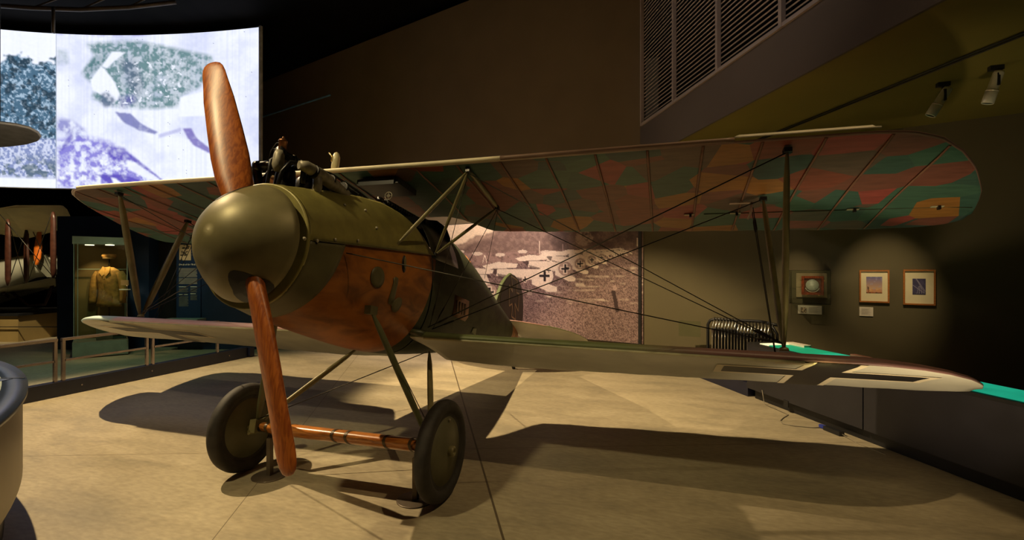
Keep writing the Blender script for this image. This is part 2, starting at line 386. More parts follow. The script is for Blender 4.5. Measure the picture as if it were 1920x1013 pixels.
# soffit, fascia and louvre over the right-hand side
so = MB(); P = [bp_(0, 3.48), bp_(9, 3.48), bp_(9, 3.48)+Vector((5, 1.5, 0)), wp(6.2, 3.48)]
so.add([tuple(p) for p in P]+[(p.x, p.y, 3.60) for p in P], [(0, 1, 2, 3), (4, 5, 6, 7), (0, 1, 5, 4), (1, 2, 6, 5), (2, 3, 7, 6), (3, 0, 4, 7)])
struct(so.build('ceiling_soffit', M_soff))
struct(MB().box(bp_(4.5, 3.765, .012), (9, .03, .57), Bm).build('wall_bulkhead', M_fasc))
struct(MB().box(bp_(4.5, 5.8, -.35), (9, .1, 3.4), Bm).build('wall_plenum', M_ceil))
struct(MB().box(wp(.03, 5.4, .015), (.06, .05, 3.86), Wm).build('trim_1', M_wall))
lou = empty('louvre_screen', bp_(2.3, 4.05, 0), 'large grey metal louvre screen above the bulkhead at upper right', 'louvre', rz=math.atan2(BD.y, BD.x))
fr = MB(); zt = 7.35
fr.box(bp_(4.55, 4.07, .03), (8.9, .05, .04), Bm)
for s in [.09+1.12*k for k in range(8)]: fr.box(bp_(s, 5.7, .035), (.045, .05, 3.3), Bm)
fr.build('frame', M_slat, lou)
for k in range(7):
    sl = MB(); s0 = .09+1.12*k
    for j in range(54):
        z = 4.11+j*.06
        R_ = Bm @ Matrix.Rotation(math.radians(-35), 3, 'X')
        sl.box(bp_(s0+.56, z, -.01), (1.08, .042, .014), R_)
    sl.build('slat_panel', M_slat, lou)
rebase(lou)
# conduit pair on the soffit
for k, o_ in enumerate((0, .05)):
    a = Vector((3.62, 5.25, 3.465)); b = Vector((5.75, .95, 3.465)); n_ = Vector((.9, .44, 0))*o_
    c_ = MB().tube([a+n_, b+n_], .008, 8).build('conduit', M_black)
    tag(c_, ['thin black conduit along the olive soffit, the one nearer the louvre', 'thin black conduit along the olive soffit, the one nearer the spotlights'][k], 'pipe')
# thin ledge high on the back wall, blue screen light put into its colour
tag(MB().box(wp(-10.2, 6.28, .02), (3.5, .03, .03), Wm).build('wall_ledge', mat('screen_lit_ledge_blue', (.25, .6, .95), .3, .3)), 'thin ledge coloured blue as if lit by the screen, high on the dark back wall', 'ledge')

# spotlights hanging from the soffit
M_fix = mat('spotlight_housing', (.80, .78, .60), .3, .3, .1, 10)
def spotfix(px, ax, label):
    top = Vector(px); d = Vector(ax).normalized()
    root = empty('track_spotlight', top, label, 'spotlight', 'spotlights on the soffit track')
    MB().box(top+Vector((0, 0, -.02)), (.10, .05, .04)).tube([top, top+Vector((0, 0, -.1))], .012, 10).build('track_mount', M_black, root)
    c0 = top+Vector((0, 0, -.13))
    MB().box(c0, (.02, .09, .11)).build('yoke', M_black, root)
    MB().lathe([(.0, 0), (.036, .0), (.040, .02), (.040, .17), (.046, .175), (.046, .28), (.042, .285), (.042, .27), (0, .265)], c0-d*.08, d, 20).build('housing', M_fix, root)
    MB().lathe([(.0, 0), (.047, .0), (.047, .012), (.0, .012)], c0+d*.085, d, 20).build('trim_ring', mat('lens_ring', (.9, .8, .6), .2, .5), root)
    MB().lathe([(0, 0), (.038, 0), (.038, .003), (0, .003)], c0+d*.198, d, 20).build('lens', M_dmet, root)
    rebase(root)
spotfix((5.00, 3.50, 3.48), (-.32, .10, -.62), 'grey cylindrical spotlight under the soffit, the lower left of the pair')
spotfix((5.24, 3.16, 3.48), (-.16, .10, -.66), 'grey cylindrical spotlight under the soffit, the upper right of the pair')

# ------------------------------------------------------------------ curved projection screen
A0, A1, A2 = Vector((-12.7, 5.19, 0)), Vector((-10.23, 6.27, 0)), Vector((-6.74, 6.94, 0))
def scr(u):            # plan point of the screen for a column of the film picture
    s = u/486.0; m = 230/486.0
    l0 = (s-m)*(s-1)/(m*1.0); l1 = s*(s-1)/(m*(m-1)); l2 = s*(s-m)/(1-m)
    return A0*l0+A1*l1+A2*l2
cv = Canvas(-260, 50, 486, 356, 1.45)
n = fbm(cv.h, cv.w, 12, 5); n2 = fbm(cv.h, cv.w, 190, 2); n3 = fbm(cv.h, cv.w, 74, 3); gr = blur(rng.random((cv.h, cv.w)), 1)
streak = blur(np.repeat(rng.random((1, cv.w)), cv.h, 0), 1)
W1 = np.array((.93, .97, 1.10)); cv.a[:] = W1
R = cv.X > 103; Lm = ~R
blue = np.array(srgb((92, 78, 190))); teal = np.array(srgb((96, 135, 140))); pale = np.array(srgb((205, 212, 245)))
def soft(poly, col, al=1.0, r=2, tex=None):
    m = blur(cv.mask(poly), r)*al
    if tex is not None: m = m*np.clip(tex, 0, 1)
    cv.put(R, col, m)
cv.put(R, pale, np.clip((n-.45)*2.2, 0, .7)); cv.put(R, pale, np.clip((streak-.5)*2, 0, .35))
soft([(103, 78), (122, 82), (128, 108), (103, 112)], teal, .45, 3, n3*1.4)
tx_ = np.clip(.35+(n3-.28)*1.9+(gr-.5)*1.3+(streak-.5)*.5, .42, 1)
soft([(158, 66), (250, 60), (300, 70), (352, 84), (402, 98), (398, 130), (375, 160), (345, 172), (338, 196), (268, 197), (215, 192), (170, 176), (178, 150), (150, 130), (164, 106), (176, 90), (165, 78)], teal, .95, 3, tx_)
soft([(225, 100), (255, 95), (272, 150), (262, 175), (238, 150)], srgb((84, 88, 128)), .55, 4, tx_)
soft([(186, 120), (160, 128), (156, 118), (176, 96), (188, 88), (196, 100)], srgb((85, 125, 132)), .8, 2, tx_)
soft([(210, 82), (236, 84), (212, 104), (200, 116), (190, 112)], W1, .95, 1)
soft([(188, 112), (196, 118), (212, 140), (224, 165), (222, 178), (212, 186), (190, 170), (172, 160), (168, 140)], W1, .97, 1)
soft([(188, 168), (200, 162), (216, 176), (212, 192), (196, 194), (186, 186)], srgb((92, 110, 140)), .85, 2, tx_)
soft([(222, 172), (256, 168), (258, 184), (226, 198)], srgb((105, 98, 175)), .75, 3, tx_)
cv.put(R & cv.mask([(215, 100), (345, 100), (345, 190), (215, 190)]) & (blur(n2 > .70, 1) > .5), W1, .8)
soft([(340, 176), (392, 165), (392, 215), (338, 215)], W1, .95, 1)
soft([(215, 203), (245, 206), (268, 228), (298, 244), (292, 248), (262, 240), (232, 224)], srgb((108, 112, 180)), .85, 1, .6+n3)
soft([(345, 238), (362, 238), (372, 258), (398, 280), (398, 290), (366, 272), (354, 256)], srgb((110, 95, 185)), .85, 1, .6+n3)
soft([(300, 248), (343, 236), (343, 244), (300, 256)], srgb((150, 150, 215)), .5, 1)
soft([(103, 218), (130, 220), (160, 240), (150, 258), (103, 244)], srgb((125, 125, 200)), .8, 3, (n3-.25)*2.4)
soft([(103, 262), (150, 250), (205, 262), (260, 300), (310, 350), (260, 358), (103, 358)], blue*1.25, .8, 4, (n3-.34)*3.0+(gr-.5))
soft([(196, 270), (232, 274), (256, 298), (235, 304), (205, 296)], blue, .9, 2, .3+n3); soft([(236, 282), (262, 300), (308, 340), (300, 345), (256, 308)], blue, .85, 1, .5+n3)
soft([(180, 328), (232, 328), (280, 345), (268, 358), (210, 352)], blue, .9, 1, .5+n3)
soft([(238, 300), (256, 305), (302, 338), (296, 344), (240, 318)], W1, .9, 1); soft([(208, 334), (216, 336), (236, 350), (214, 350)], W1, 1, 1)
soft([(132, 246), (136, 256), (116, 280), (108, 286), (120, 262)], blue, .7, 1, .6+n3)
cv.put(R & (rng.random((cv.h, cv.w)) > .9994), srgb((70, 70, 110)), .8)
# the left-hand film: conifers and brambles
edge = 76+np.abs(cv.X-34)*.55+n3*34-np.where(cv.X > 70, (cv.X-70)*1.0, 0)
trm = blur((cv.Y > edge) & Lm & (cv.Y < 275), 1)
cv.put(Lm, srgb((78, 112, 138)), trm); cv.put(Lm, srgb((190, 215, 238)), trm*np.clip((n2-.52)*5+(gr-.5)*1.8, 0, .75)); cv.put(Lm, srgb((34, 52, 66)), trm*np.clip((.50-n3)*6, 0, .8))
lo_ = blur(Lm & (cv.Y >= 260) & (cv.Y < 336), 2); cv.put(Lm, srgb((138, 152, 200)), lo_); cv.put(Lm, srgb((225, 232, 255)), lo_*np.clip((n2-.45)*5+(gr-.5)*2, 0, .8)); cv.put(Lm, srgb((70, 96, 96)), lo_*np.clip((cv.Y-285)/30, 0, 1)*np.clip((.56-n3)*6, 0, .7))
cv.put((cv.X > 101.5) & (cv.X < 104), srgb((170, 180, 195)), .8)
cv.a *= (.94+.12*(gr-.5)+.08*(streak-.5))[..., None]
sroot = empty('projection_screen', scr(230)+Vector((0, 0, 3.63)), 'large curved projection screen showing an old black and white film', 'screen')
def scrpos(u, v):
    p = scr(u); return (p.x, p.y, 7.37-(v-50)/306*3.74)
canvas_mesh('film_image', cv, scrpos, M_film, sroot)
bk = MB(); us = [-260+i*746/40 for i in range(41)]
for off, zz in ((.02, (3.62, 7.38)),):
    rings = []
    for u in us:
        p = scr(u); q = scr(u+1)-scr(u-1); nrm = Vector((q.y, -q.x, 0)).normalized()*-1
        if nrm.dot(p-Vector((CX, CY, 0))) < 0: nrm = -nrm
        rings.append([(p+nrm*.015)+Vector((0, 0, 3.62)), (p+nrm*.015)+Vector((0, 0, 7.38)), (p+nrm*.10)+Vector((0, 0, 7.38)), (p+nrm*.10)+Vector((0, 0, 3.62))])
    bk.loft(rings, True, True, 0, False)
bk.build('screen_backing', mat('screen_edge', (.5, .52, .5), .5, 0), sroot)
p = scr(486.0); MB().box((p.x+.03, p.y+.02, 5.5), (.06, .06, 3.8)).build('edge_frame', mat('screen_edge', (.5, .52, .5), .5, 0), sroot)
rebase(sroot)
# real light thrown by the lit screen is its own emission; tube truss above it
tr = empty('ceiling_truss', at(100, 15, 10), 'dark curved tube truss hanging above the projection screen', 'truss')
spot('truss_fill', at(150, 230, 7.5), at(130, 20, 10), 18, (1, .7, .4), 60, 1, .1)  # added fill aimed upward so the truss shows, no lamp hangs here
pts = [at(-40, 8, 10), at(60, 15, 10.2), at(150, 18, 10.4), at(240, 14, 10.6), at(330, 4, 10.8)]
MB().tube(pts, .045, 10).tube([p+Vector((0, 0, .4)) for p in pts], .045, 10).build('chord', mat('brown_tube', (.09, .065, .04), .5, .3), tr)
lac = MB()
for a, b in zip(pts[:-1], pts[1:]): lac.tube([a, b+Vector((0, 0, .4))], .02, 6)
lac.tube([at(100, 14, 10.2), at(100, 62, 10.2)], .03, 8)
lac.build('lacing', mat('brown_tube', (.09, .065, .04), .5, .3), tr); rebase(tr)

# ------------------------------------------------------------------ mural photograph on the back wall
cv = Canvas(700, 395, 1206, 655, 1.15); n = fbm(cv.h, cv.w, 10, 5); n2 = fbm(cv.h, cv.w, 200, 2); n3 = fbm(cv.h, cv.w, 90, 3); gr = .5+(rng.random((cv.h, cv.w))-.5)*.5
c_sky = srgb((236, 212, 184)); c_gr = srgb((108, 84, 82)); c_gl = srgb((176, 148, 142)); c_dk = srgb((58, 40, 40)); c_wh = srgb((236, 216, 196)); c_tr = srgb((122, 98, 90))
cv.a[:] = c_gr
X, Y = cv.X, cv.Y; al_ = np.ones_like(X)
cv.put(al_ > 0, c_gl, np.clip((gr-.42)*3.0+(n2-.5)*1.6, 0, .55)); cv.put(al_ > 0, c_dk, np.clip((.46-gr)*3.2+(.5-n3)*1.3, 0, .65))
st2 = fbm(cv.h, cv.w, 26, 3); st3 = vnoise(cv.h, cv.w, 120, 26)
cv.put((Y > 495) & (Y < 570), c_wh, blur((st3 > .80) & (X > 985) & (Y > 500+(1200-X)*.03) & (Y < 572), 1)*np.clip((st2-.25)*2, 0, .75))
far = blur(Y < 503-(X-800)*.055, 2); cv.put(al_ > 0, srgb((160, 130, 120)), far*.85); cv.put(al_ > 0, c_dk, far*np.clip((.47-n3)*3, 0, .5))
tre = blur(Y < 476-(X-840)*.03, 1); cv.put(al_ > 0, c_tr, tre); cv.put(al_ > 0, srgb((150, 124, 112)), tre*np.clip((n3-.5)*4+(gr-.5), 0, .6)); cv.put(al_ > 0, c_dk, tre*np.clip((.47-n)*4, 0, .55))
ridge = np.interp(X, [700, 835, 880, 925, 960, 1000], [470, 463, 452, 432, 400, 380])+8*(n3-.5)+3*np.sin(X/9)
cv.put(al_ > 0, c_sky, blur(Y < ridge, 1)); cv.put(al_ > 0, srgb((200, 172, 150)), blur((Y > ridge) & (Y < ridge+9), 3)*.5)
cv.put(((X-1095)/17)**2+((Y-447)/14)**2 < 1, srgb((190, 165, 148)), np.clip((n3-.35)*3, 0, .7))
for x, y, r in [(862, 472, 9), (895, 476, 10), (938, 478, 9), (980, 472, 9), (1025, 473, 12)]: cv.ell(x, y, r, 3.4, c_wh, .75)
cv.line(1012, 452, 1012, 476, 1.4, c_wh); cv.line(1055, 458, 1055, 476, 1.2, c_gl); cv.line(1195, 446, 1195, 462, 1.4, c_wh)
cv.line(905, 493, 909, 478, 1.2, c_wh); cv.line(913, 493, 909, 478, 1.2, c_wh)
def cross(cx, cy, r):
    for q, wd, c in ((r*1.25, r*.95, c_wh), (r, r*.46, srgb((34, 22, 26)))):
        cv.line(cx-q, cy, cx+q, cy-q*.05, wd, c); cv.line(cx, cy-q, cx, cy+q, wd, c)
def plane(x, y, s, tailx, taily, ts):       # wings at (x, y), body running down to a rounded tail at (tailx, taily)
    cv.poly([(x-22*s, y+3*s), (x+10*s, y-5*s), (x+48*s, y-1*s), (x+46*s, y+6*s), (x+20*s, y+10*s), (x-14*s, y+9*s)], c_wh, .95)
    cv.poly([(x-8*s, y+9*s), (x+38*s, y+7*s), (x+44*s, y+14*s), (x+4*s, y+20*s)], c_dk, .8)
    cv.poly([(x+8*s, y+9*s), (x+34*s, y+9*s), (tailx+2*ts, taily-9*ts), (tailx-4*ts, taily+7*ts), (x+6*s, y+22*s)], c_wh, .9)
    cv.poly([(x+8*s, y+18*s), (tailx-8*ts, taily+6*ts), (x+10*s, y+27*s)], c_dk, .7)
    cv.poly([(tailx-16*ts, taily+2*ts), (tailx+16*ts, taily+14*ts), (tailx+15*ts, taily+20*ts), (tailx+6*ts, taily+20*ts), (tailx-16*ts, taily+10*ts)], c_wh)
    cv.ell(tailx, taily, 11*ts, 11*ts, c_wh if int(tailx) % 2 else srgb((176, 148, 134)))
    cross(tailx, taily, 6.5*ts)
for i in range(14, 0, -1):
    q = i/14.0; x = 1010+q*150; y = 479-q*13; s = .62-.42*q
    plane(x, y, s, x+46*s+8+6*q, y+26*s+2, s*.9)
for a in ((1128, 483, .62), (1110, 488, .78), (1088, 495, .95)): plane(a[0]-62*a[2], a[1]-22*a[2], a[2]*.8, a[0], a[1], a[2])
plane(985, 482, .85, 1060, 504, 1.2); plane(925, 496, .95, 1021, 518, 1.5); plane(880, 507, .95, 918, 548, 1.3)
cross(985, 524, 5); cross(1029, 507, 4.5)
cv.line(1150, 545, 1158, 585, 7, c_dk); cv.ell(1153, 540, 4, 5, c_gl, .8)
def ontowall(u, v, off=.02):
    r = ray(u, v); nrm = WN; D = (K0+WN*off-_c).dot(nrm)/r.dot(nrm); return _c+r*D
cv.a *= (.86+.28*rng.random((cv.h, cv.w)))[..., None]*(.92+.16*n3)[..., None]
mur = empty('mural_photograph', wp(-2.5, .4, .0), 'wall-sized sepia photograph of biplanes lined up in a field', 'photograph')
def murpos(u, v):
    # picture columns and rows are laid out as a true rectangle on the wall
    t = (ontowall(u, 506)-K0).dot(WE); z0, z1 = .40, 2.62
    D = (ontowall(u, 506)-_c).dot(_f); z = CZ+(HY-v)/FPX*D
    return wp(t, min(max(z, z0), z1), .022)
canvas_mesh('printed_image', cv, murpos, M_pic, mur)
MB().box(wp(-3.6, 1.51, .008), (7.15, .02, 2.24), Wm).build('mount_board', M_black, mur)
MB().box(wp(-.02, 1.51, .02), (.05, .05, 2.26), Wm).build('edge_strip', M_black, mur)
rebase(mur)

# ------------------------------------------------------------------ things on the right-hand wall
def framed(t0, t1, z0, z1, i0, i1, j0, j1, paint, label):
    root = empty('framed_picture', wp((t0+t1)/2, z0, .0), label, 'picture', 'two framed pictures on the wall')
    fm = MB(); wd = .018
    for a, b, c, d in ((t0, t1, z0, z0+wd), (t0, t1, z1-wd, z1), (t0, t0+wd, z0+wd, z1-wd), (t1-wd, t1, z0+wd, z1-wd)):
        fm.box(wp((a+b)/2, (c+d)/2, .02), (b-a, .035, d-c), Wm)
    fm.build('frame', M_frame, root)
    MB().box(wp((t0+t1)/2, (z0+z1)/2, .008), (t1-t0-.03, .012, z1-z0-.03), Wm).build('mat_board', mat('cream_mat_board', (.78, .70, .45), .7, 0, .03), root)
    c2 = Canvas(0, 0, 60, 64, 1); paint(c2)
    canvas_mesh('print', c2, lambda u, v: wp(i0+(i1-i0)*u/60, j1-(j1-j0)*v/64, .0155), M_pic, root)
    rebase(root)
def p1(c):
    k = c.Y/64; c.a[:] = np.array(srgb((100, 100, 150)))*(1-k[..., None])+np.array(srgb((235, 185, 120)))*k[..., None]
    q = fbm(c.h, c.w, 6, 4); c.put(q > .62, srgb((170, 165, 190)), .4); c.put((c.Y > 56+5*q), srgb((60, 40, 45)), .9); c.poly([(4, 36), (10, 40), (12, 62), (6, 62)], srgb((60, 40, 40)), .8)
    c.put((c.Y > 48) & (q > .5), srgb((200, 120, 60)), .5)
def p2(c):
    c.a[:] = srgb((62, 58, 92)); q = fbm(c.h, c.w, 8, 3); c.put(q > .55, srgb((85, 80, 115)), .5)
    for a in ((15, 0, 55, 55), (0, 25, 55, 58), (18, 0, 58, 50), (30, 28, 20, 60), (34, 28, 30, 60), (38, 30, 42, 60)): c.line(*a, 1.3, srgb((180, 175, 190)))
    c.put(c.Y > 60, srgb((30, 25, 45)), .8)
framed(3.00, 3.32, 1.215, 1.645, 3.075, 3.245, 1.335, 1.555, p1, 'oak-framed picture of a pale blue and orange sky, left of the pair')
framed(3.46, 3.78, 1.20, 1.65, 3.555, 3.685, 1.33, 1.535, p2, 'oak-framed picture of searchlight beams on dark violet, right of the pair')
def label_card(t0, t1, z0, z1, pic, label):
    root = empty('label_card', wp((t0+t1)/2, z0, 0), label, 'label')
    MB().box(wp((t0+t1)/2, (z0+z1)/2, .008), (t1-t0, .012, z1-z0), Wm).build('card', M_white, root)
    tx = MB(); a = t0+.02 if not pic else t0+.13; k = 0; z = z1-.022
    while z > z0+.018:
        tx.box(wp((a+t1-.025)/2-(.008*(k % 3)), z, .0145), (t1-a-.03-.016*(k % 3), .001, .003), Wm); z -= .0085; k += 1
    tx.build('text_lines', mat('grey_ink', (.30, .25, .2), .8, 0), root)
    if pic:
        c2 = Canvas(0, 0, 24, 26, 1); c2.a[:] = srgb((215, 190, 160)); q = fbm(c2.h, c2.w, 6, 3); c2.put(q > .5, srgb((60, 45, 40)), .85); c2.put((q < .35), srgb((235, 220, 190)), .8)
        canvas_mesh('small_photograph', c2, lambda u, v: wp(t0+.035+.07*u/24, z1-.03-.075*v/26, .0155), M_pic, root)
    rebase(root)
label_card(2.285, 2.575, 1.025, 1.145, True, 'cream label card with a small photograph below the round dial instrument')
label_card(3.0, 3.15, 1.03, 1.15, False, 'small cream text card below the left framed picture')
ins = empty('wooden_instrument', wp(2.46, 1.27, 0), 'red mahogany box with a round pale glass plate hung on the wall', 'instrument')
MB().box(wp(2.45, 1.43, .01), (.37, .02, .34), Wm).build('mounting_board', mat('tan_board', (.36, .28, .16), .7), ins)
b = MB(); t0, t1, z0, z1 = 2.335, 2.60, 1.30, 1.56
for a, b2, c, d in ((t0, t1, z0, z0+.035), (t0, t1, z1-.03, z1), (t0, t0+.035, z0+.03, z1-.03), (t1-.03, t1, z0+.03, z1-.03)): b.box(wp((a+b2)/2, (c+d)/2, .07), (b2-a, .10, d-c), Wm)
b.build('box_frame', M_maho, ins)
MB().box(wp((t0+t1)/2, (z0+z1)/2, .06), (t1-t0-.04, .06, z1-z0-.04), Wm).build('back_panel', mat('dark_mahogany', (.16, .06, .03), .4, 0, .2, 9), ins)
MB().lathe([(.0, 0), (.078, 0), (.08, .008), (.076, .014), (0, .016)], wp(2.465, 1.435, .095), WN, 36).build('glass_plate', M_stone, ins)
ar = MB(); cc = wp(2.465, 1.43, .10)
ar.tube([cc+WE*(.088*math.cos(a))+Vector((0, 0, .088*math.sin(a)-.005)) for a in [math.radians(200+i*14) for i in range(11)]], .007, 8); ar.build('arc_rim', mat('ivory', (.62, .60, .45), .4), ins)
for tx_, zz in ((2.33, 1.50), (2.605, 1.50), (2.39, 1.295), (2.54, 1.295)): MB().box(wp(tx_, zz, .09), (.014, .04, .014), Wm).build('brass_catch', M_brass, ins)
rebase(ins)
acr = empty('acrylic_cover', wp(2.45, 1.19, 0), 'clear acrylic box cover over the wooden instrument', 'display cover')
ac = MB(); T0, T1, Z0, Z1, dp = 2.20, 2.68, 1.18, 1.64, .24
for a, b_ in (((T0, Z0), (T1, Z0)), ((T1, Z0), (T1, Z1)), ((T1, Z1), (T0, Z1)), ((T0, Z1), (T0, Z0))):
    ac.quad(wp(a[0], a[1], .002), wp(b_[0], b_[1], .002), wp(b_[0], b_[1], dp), wp(a[0], a[1], dp))
ac.quad(wp(T0, Z0, dp), wp(T1, Z0, dp), wp(T1, Z1, dp), wp(T0, Z1, dp)); ac.build('clear_panels', M_glass, acr)
ed = MB()
for a in ((T0, Z0), (T1, Z0), (T1, Z1), (T0, Z1)): ed.tube([wp(a[0], a[1], .003), wp(a[0], a[1], dp)], .0022, 5)
for a, b_ in (((T0, Z0), (T1, Z0)), ((T1, Z0), (T1, Z1)), ((T1, Z1), (T0, Z1)), ((T0, Z1), (T0, Z0))): ed.tube([wp(*a, dp), wp(*b_, dp)], .0022, 5)
ed.build('polished_edge', M_dmet, acr); rebase(acr)

# ------------------------------------------------------------------ low kerb and lit reading rail along the right of the floor
Q0 = Vector((2.82, 5.82, 0)); QD = Vector((.4637, -.886, 0)); QN = Vector((.886, .4637, 0))
Qm = Matrix((( QD.x, QN.x, 0), (QD.y, QN.y, 0), (0, 0, 1)))
def qp(s, n_, z): return Q0+QD*s+QN*n_+Vector((0, 0, z))
M_plin = mat('black_laminate', (.020, .019, .024), .42, 0, .1, 4)
tag(MB().box(qp(.5, .12, .09), (1.62, .24, .18), Qm).build('floor_kerb', M_kerb), 'low dark kerb at the far right of the concrete floor', 'kerb')
rail = empty('reading_rail', qp(4.3, .2, 0), 'long black display plinth with green backlit top under the right wing', 'display plinth')
MB().box(qp(4.45, .22, .06), (6.1, .36, .12), Qm).build('kickboard', mat('kick_black', (.008, .008, .009), .5), rail)
for s0, s1 in ((1.32, 3.02), (3.035, 5.2), (5.215, 7.5)): MB().box(qp((s0+s1)/2, .2, .40), (s1-s0, .44, .56), Qm).build('side_panel', M_plin, rail)
MB().box(qp(4.42, .21, .695), (6.2, .46, .03), Qm).build('top_frame', M_black, rail)
for s0, s1, mm, nm in ((1.50, 1.66, M_litw, 'lit_label'), (1.67, 2.3, M_green, 'map_panel'), (2.31, 3.6, M_cyan, 'map_panel'), (3.61, 5.0, M_cyan, 'map_panel'), (5.01, 7.2, M_green, 'map_panel')):
    MB().box(qp((s0+s1)/2, .21, .714), (s1-s0, .36, .010), Qm).build(nm, mm, rail)
MB().box(qp(1.75, .37, .73), (.30, .10, .025), Qm).build('label_block', M_white, rail); MB().box(qp(2.6, .40, .73), (.22, .06, .02), Qm).build('label_block', mat('red_brown_card', (.3, .12, .08), .6), rail)
MB().box(qp(2.02, -.022, .10), (.07, .01, .075), Qm).build('wall_socket', M_black, rail)
rebase(rail)
cbl = [qp(1.62, -.03, .16), qp(1.70, -.06, .02), fl(1478, 778, .006), fl(1468, 784, .006), fl(1463, 789, .006), fl(1468, 795, .006), fl(1490, 799, .006), fl(1524, 802, .006), fl(1540, 802, .006)]
tag(MB().tube(cbl, .0045, 8).build('power_cable', mat('grey_cable', (.25, .22, .16), .5)), 'thin grey cable curling on the concrete beside the plinth', 'cable')
pa = empty('power_adapter', fl(1563, 808), 'small black power adapter with blue plug on the floor by the plinth', 'adapter', rz=math.atan2(QD.y, QD.x))
pc = fl(1563, 808, .022)
MB().box(pc, (.20, .06, .042), Qm).build('body', M_black, pa); MB().box(pc-QD*.135, (.07, .035, .03), Qm).build('plug', mat('blue_plug', (.03, .05, .35), .4), pa)
MB().tube([pc+QD*.1, pc+QD*.16+Vector((0, 0, -.015)), pc+QD*.30-QN*.03+Vector((0, 0, -.018)), pc+QD*.6-QN*.04+Vector((0, 0, -.018))], .003, 6).build('lead', mat('grey_cable', (.25, .22, .16), .5), pa); rebase(pa)

# ------------------------------------------------------------------ trolley of folding stools by the corner
rk = Vector((3.02, 5.66, 0)); tro = empty('stool_trolley', rk+WE*.45, 'black tubular trolley loaded with folding stools near the corner', 'trolley')
def rp(t, n_, z): return rk+WE*t+WN*n_+Vector((0, 0, z))
MB().tube([rp(0, 0, .05), rp(0, 0, .82), rp(.03, 0, .88), rp(.10, 0, .905), rp(.30, 0, .905), rp(.72, 0, .905), rp(.80, 0, .89)], .022, 10).tube([rp(.80, 0, .89), rp(1.02, .0, .85)], .022, 10).build('top_rail', M_black, tro)
MB().tube([rp(.86, 0, .86), rp(.93, 0, .74), rp(.95, 0, .05)], .02, 10).tube([rp(.42, .05, .05), rp(.42, .05, .86)], .02, 10).tube([rp(0, 0, .07), rp(.95, 0, .07)], .02, 10).build('frame_tube', M_black, tro)
MB().beam(rp(0.02, -.16, .72), rp(.9, .16, .56), .02, .05).build('cross_rail', mat('red_brown_rail', (.22, .12, .09), .5), tro)
for t in (.05, .9): MB().lathe([(.0, 0), (.045, 0), (.045, .03), (0, .03)], rp(t, -.015, .045), WN, 16).build('caster', M_black, tro)
rebase(tro)
M_chrome = mat('chrome', (.55, .53, .50), .16, 1.0, .03, 5)
stool = None
for k in range(19):
    base = rp(.09+.0435*k, 0, 0)
    if stool is None:
        stool = empty('folding_stool', base, 'chrome legged folding stool hanging in the packed row on the trolley', 'stool', 'folding stools on the trolley')
        def sp_(n_, z, t=0): return base+WN*n_+WE*t+Vector((0, 0, z))
        for sg in (-1, 1):
            MB().tube([sp_(.02*sg, .93), sp_(.045*sg, .90, .01), sp_(.12*sg, .80, .0), sp_(.13*sg, .74), sp_(.13*sg, .15)], .0078, 8).build('leg', M_chrome, stool)
        MB().box(sp_(0, .60, .014), (.012, .22, .34), Wm).build('seat', M_black, stool)
        rebase(stool); keep = base.copy()
    else:
        c = copy_tree(stool); c.location = base+(Vector((0, 0, -.035))+WN*.02 if k > 7 else Vector((0, 0, 0)))
tag(MB().quad(rp(-.42, .05, .62), rp(-.10, .02, .62), rp(-.10, .02, .86), rp(-.42, .05, .86)).build('acrylic_screen', M_glass, None, .006), 'small clear acrylic sheet standing left of the stool trolley', 'acrylic sheet')

# ================================================================== LEFT SIDE OF THE HALL
Vm = Matrix(((_r.x, _f.x, 0), (_r.y, _f.y, 0), (0, 0, 1)))        # the blue partition happens to run parallel to _r
PO = at(107, 506, 10.2); PO.z = 0                                   # partition's left front corner
def lp(x, d, z): return PO+_r*x+_f*d+Vector((0, 0, z))              # x along partition, d into it
def ux(u, D=10.2): return (u-107)/FPX*D + (0 if D == 10.2 else ((107-960)/FPX*(D-10.2)))
pa_ = MB()
pa_.box(lp(.95, .3, 1.38), (1.9, .6, 2.76), Vm)
pa_.box(lp(2.2, .45, 1.38), (.62, .3, 2.76), Vm)
pa_.box(lp(4.1, .3, 1.38), (3.2, .6, 2.76), Vm)
struct(pa_.build('wall_partition', M_navy))
struct(MB().box(lp(2.2, .29, 1.38), (.6, .02, 2.7), Vm).build('recess_dark_panel', M_black))  # black sheet, the darkness of the recess put into its colour
# display case with the tunic
cx0, cx1 = (140-960)/FPX*9.6, (240-960)/FPX*9.6
def dp_(u, D, z): return _c+_r*((u-960)/FPX*D)+_f*D+Vector((0, 0, z-CZ))
_cs = ray(190, HY).normalized(); _cr = Vector((_cs.y, -_cs.x, 0)); CO = dp_(190, 9.3, 0)
Cm = Matrix(((_cr.x, _cs.x, 0), (_cr.y, _cs.y, 0), (0, 0, 1)))
case = empty('display_case', dp_(190, 9.55, 0), 'tall glass display case with a uniform tunic against the blue partition', 'display case')
def cbox(mb, u0, u1, D0, D1, z0, z1):
    k = .00775; p = CO+_cr*((u0+u1)/2-190)*k+_cs*((D0+D1)/2-9.58)*1.15; p.z = (z0+z1)/2
    return mb.box(p, ((u1-u0)*k, (D1-D0)*1.15, z1-z0), Cm)
cbox(MB(), 137, 242, 9.58, 10.17, .02, .30).build('plinth', M_case, case)
cbox(MB(), 137, 242, 9.58, 10.17, 2.13, 2.27).build('canopy', M_case, case)
cbox(MB(), 139, 240, 10.13, 10.17, .30, 2.13).build('back_panel', mat('tan_case_lining', (.17, .11, .035), .7, 0, .1, 2), case)
cbox(MB(), 180, 212, 9.75, 10.1, .30, .62).build('inner_block', M_case, case)
fm = MB()
for u in (139, 146, 239): cbox(fm, u, u+1.4, 9.585, 9.60, .30, 2.13)
